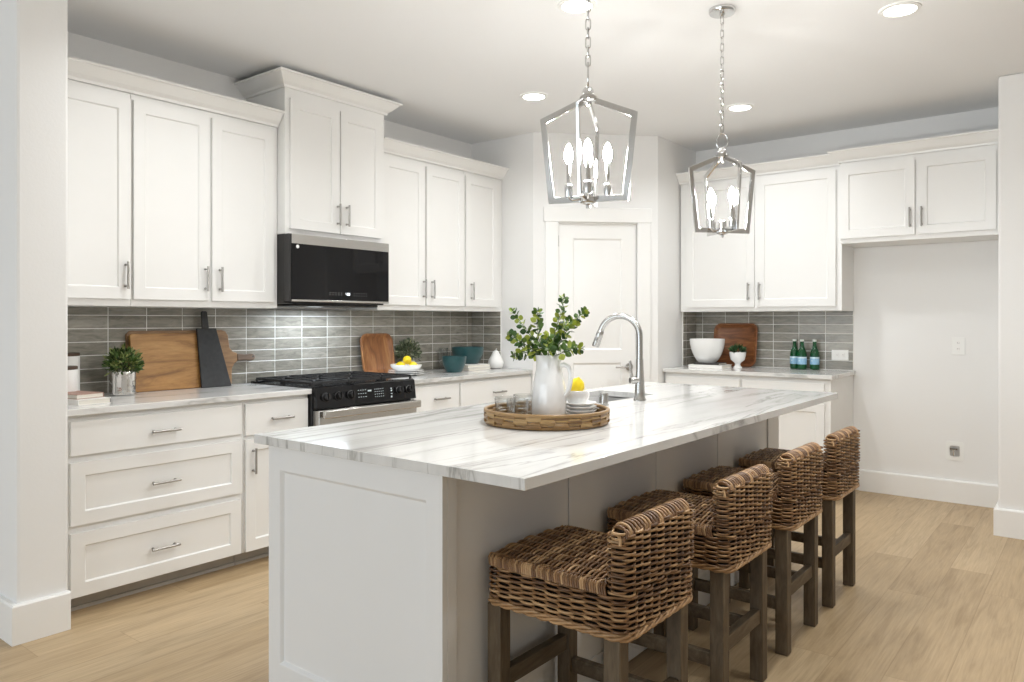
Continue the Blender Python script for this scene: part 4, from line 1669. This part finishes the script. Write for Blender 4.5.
# directions: 'r' = to the viewer's right, 'f' = away from the viewer
rt = Vector((math.cos(.6673), math.sin(.6673), 0))
fw = Vector((-math.sin(.6673), math.cos(.6673), 0))
pb0 = Vector((2.490, -.356, ZT + .03))


def br(specs):
    return [tuple(rt * a + fw * b + Vector((0, 0, c))) for a, b, c in specs]


EB = [([(0.01, .0, .0), (.008, 0, .18), (.022, .01, .28), (.048, .02, .36), (.062, .02, .425)], 'tallest eucalyptus branch in the white pitcher, standing upright', 16),
      ([(-.01, 0, .0), (.012, 0, .18), (.055, 0, .27), (.105, .01, .335), (.150, .01, .372)], 'eucalyptus branch in the white pitcher leaning farthest right', 15),
      ([(.01, 0, .0), (-.018, 0, .18), (-.062, -.01, .26), (-.112, -.01, .325), (-.148, 0, .372)], 'eucalyptus branch in the white pitcher rising high on the left', 13),
      ([(.015, .01, .0), (-.02, .0, .18), (-.075, 0, .235), (-.125, .0, .262), (-.160, 0, .285)], 'eucalyptus branch in the white pitcher reaching far left', 13),
      ([(.0, -.01, .0), (-.012, -.012, .18), (-.040, -.045, .26), (-.052, -.06, .33), (-.050, -.07, .372)], 'eucalyptus branch in the white pitcher, upright just left of centre', 13),
      ([(-.005, -.01, .0), (.016, -.015, .18), (.060, -.05, .225), (.098, -.06, .240), (.125, -.06, .235)], 'low eucalyptus branch in the white pitcher drooping right', 11),
      ([(0, .01, .0), (.004, .012, .18), (.024, .05, .27), (.060, .06, .31), (.092, .07, .34)], 'eucalyptus branch at the back of the white pitcher', 12),
      ([(.0, -.015, .0), (-.004, -.018, .18), (-.004, -.06, .235), (-.012, -.085, .265), (-.01, -.10, .28)], 'short eucalyptus branch at the front of the white pitcher', 10),
      ([(.01, .0, .0), (-.012, .01, .18), (-.06, .03, .215), (-.105, .04, .215), (-.145, .04, .205)], 'low eucalyptus branch in the white pitcher drooping left', 11)]
for i, (sp, lb, npairs) in enumerate(EB):
    eucalyptus(tuple(pb0), br([(a * .93, b, c * 1.035) for a, b, c in sp]), lb, 40 + i, int(npairs * 1.35))


def tumbler(loc, label):
    R1 = .041
    m = MB()
    m.lathe([(R1 * .88, 0), (R1 * .93, .003), (R1, .088), (R1 - .0012, .0888), (R1 - .0024, .088), (R1 * .93 - .0028, .010), (.004, .008)], n=36)
    o = tag(m.build('glass_tumbler', 'clear_glass', ang=60), label, 'glass', 'tumblers on the rattan tray')
    o.location = loc
    return o


tumbler((2.372, -.478, ZT), 'clear glass tumbler leftmost on the rattan tray')
tumbler((2.455, -.508, ZT), 'clear glass tumbler on the rattan tray closest to the viewer')
tumbler((2.372, -.362, ZT), 'clear glass tumbler at the back of the rattan tray')
PS = 'white plates on the rattan tray'
pc_ = (2.560, -.246)
for i in range(4):
    plate_obj('small white plate on the rattan tray, %s in the stack of four' % ('bottom', 'second from bottom', 'second from top', 'top')[i], (pc_[0], pc_[1], ZT + i * .0135), .065, PS, 1.35)
zb_ = ZT + 3 * .0135 + .0090
bowl_obj('small_bowl', 'small white bowl with a lemon on the plate stack', 'bowl', (2.552, -.252, zb_), .027, .050, .058, 'ceramic', curve=.8)
lemon('single lemon in the small white bowl beside the pitcher', (2.550, -.253, zb_ + .074), (.35, .25, .5), None, .031)
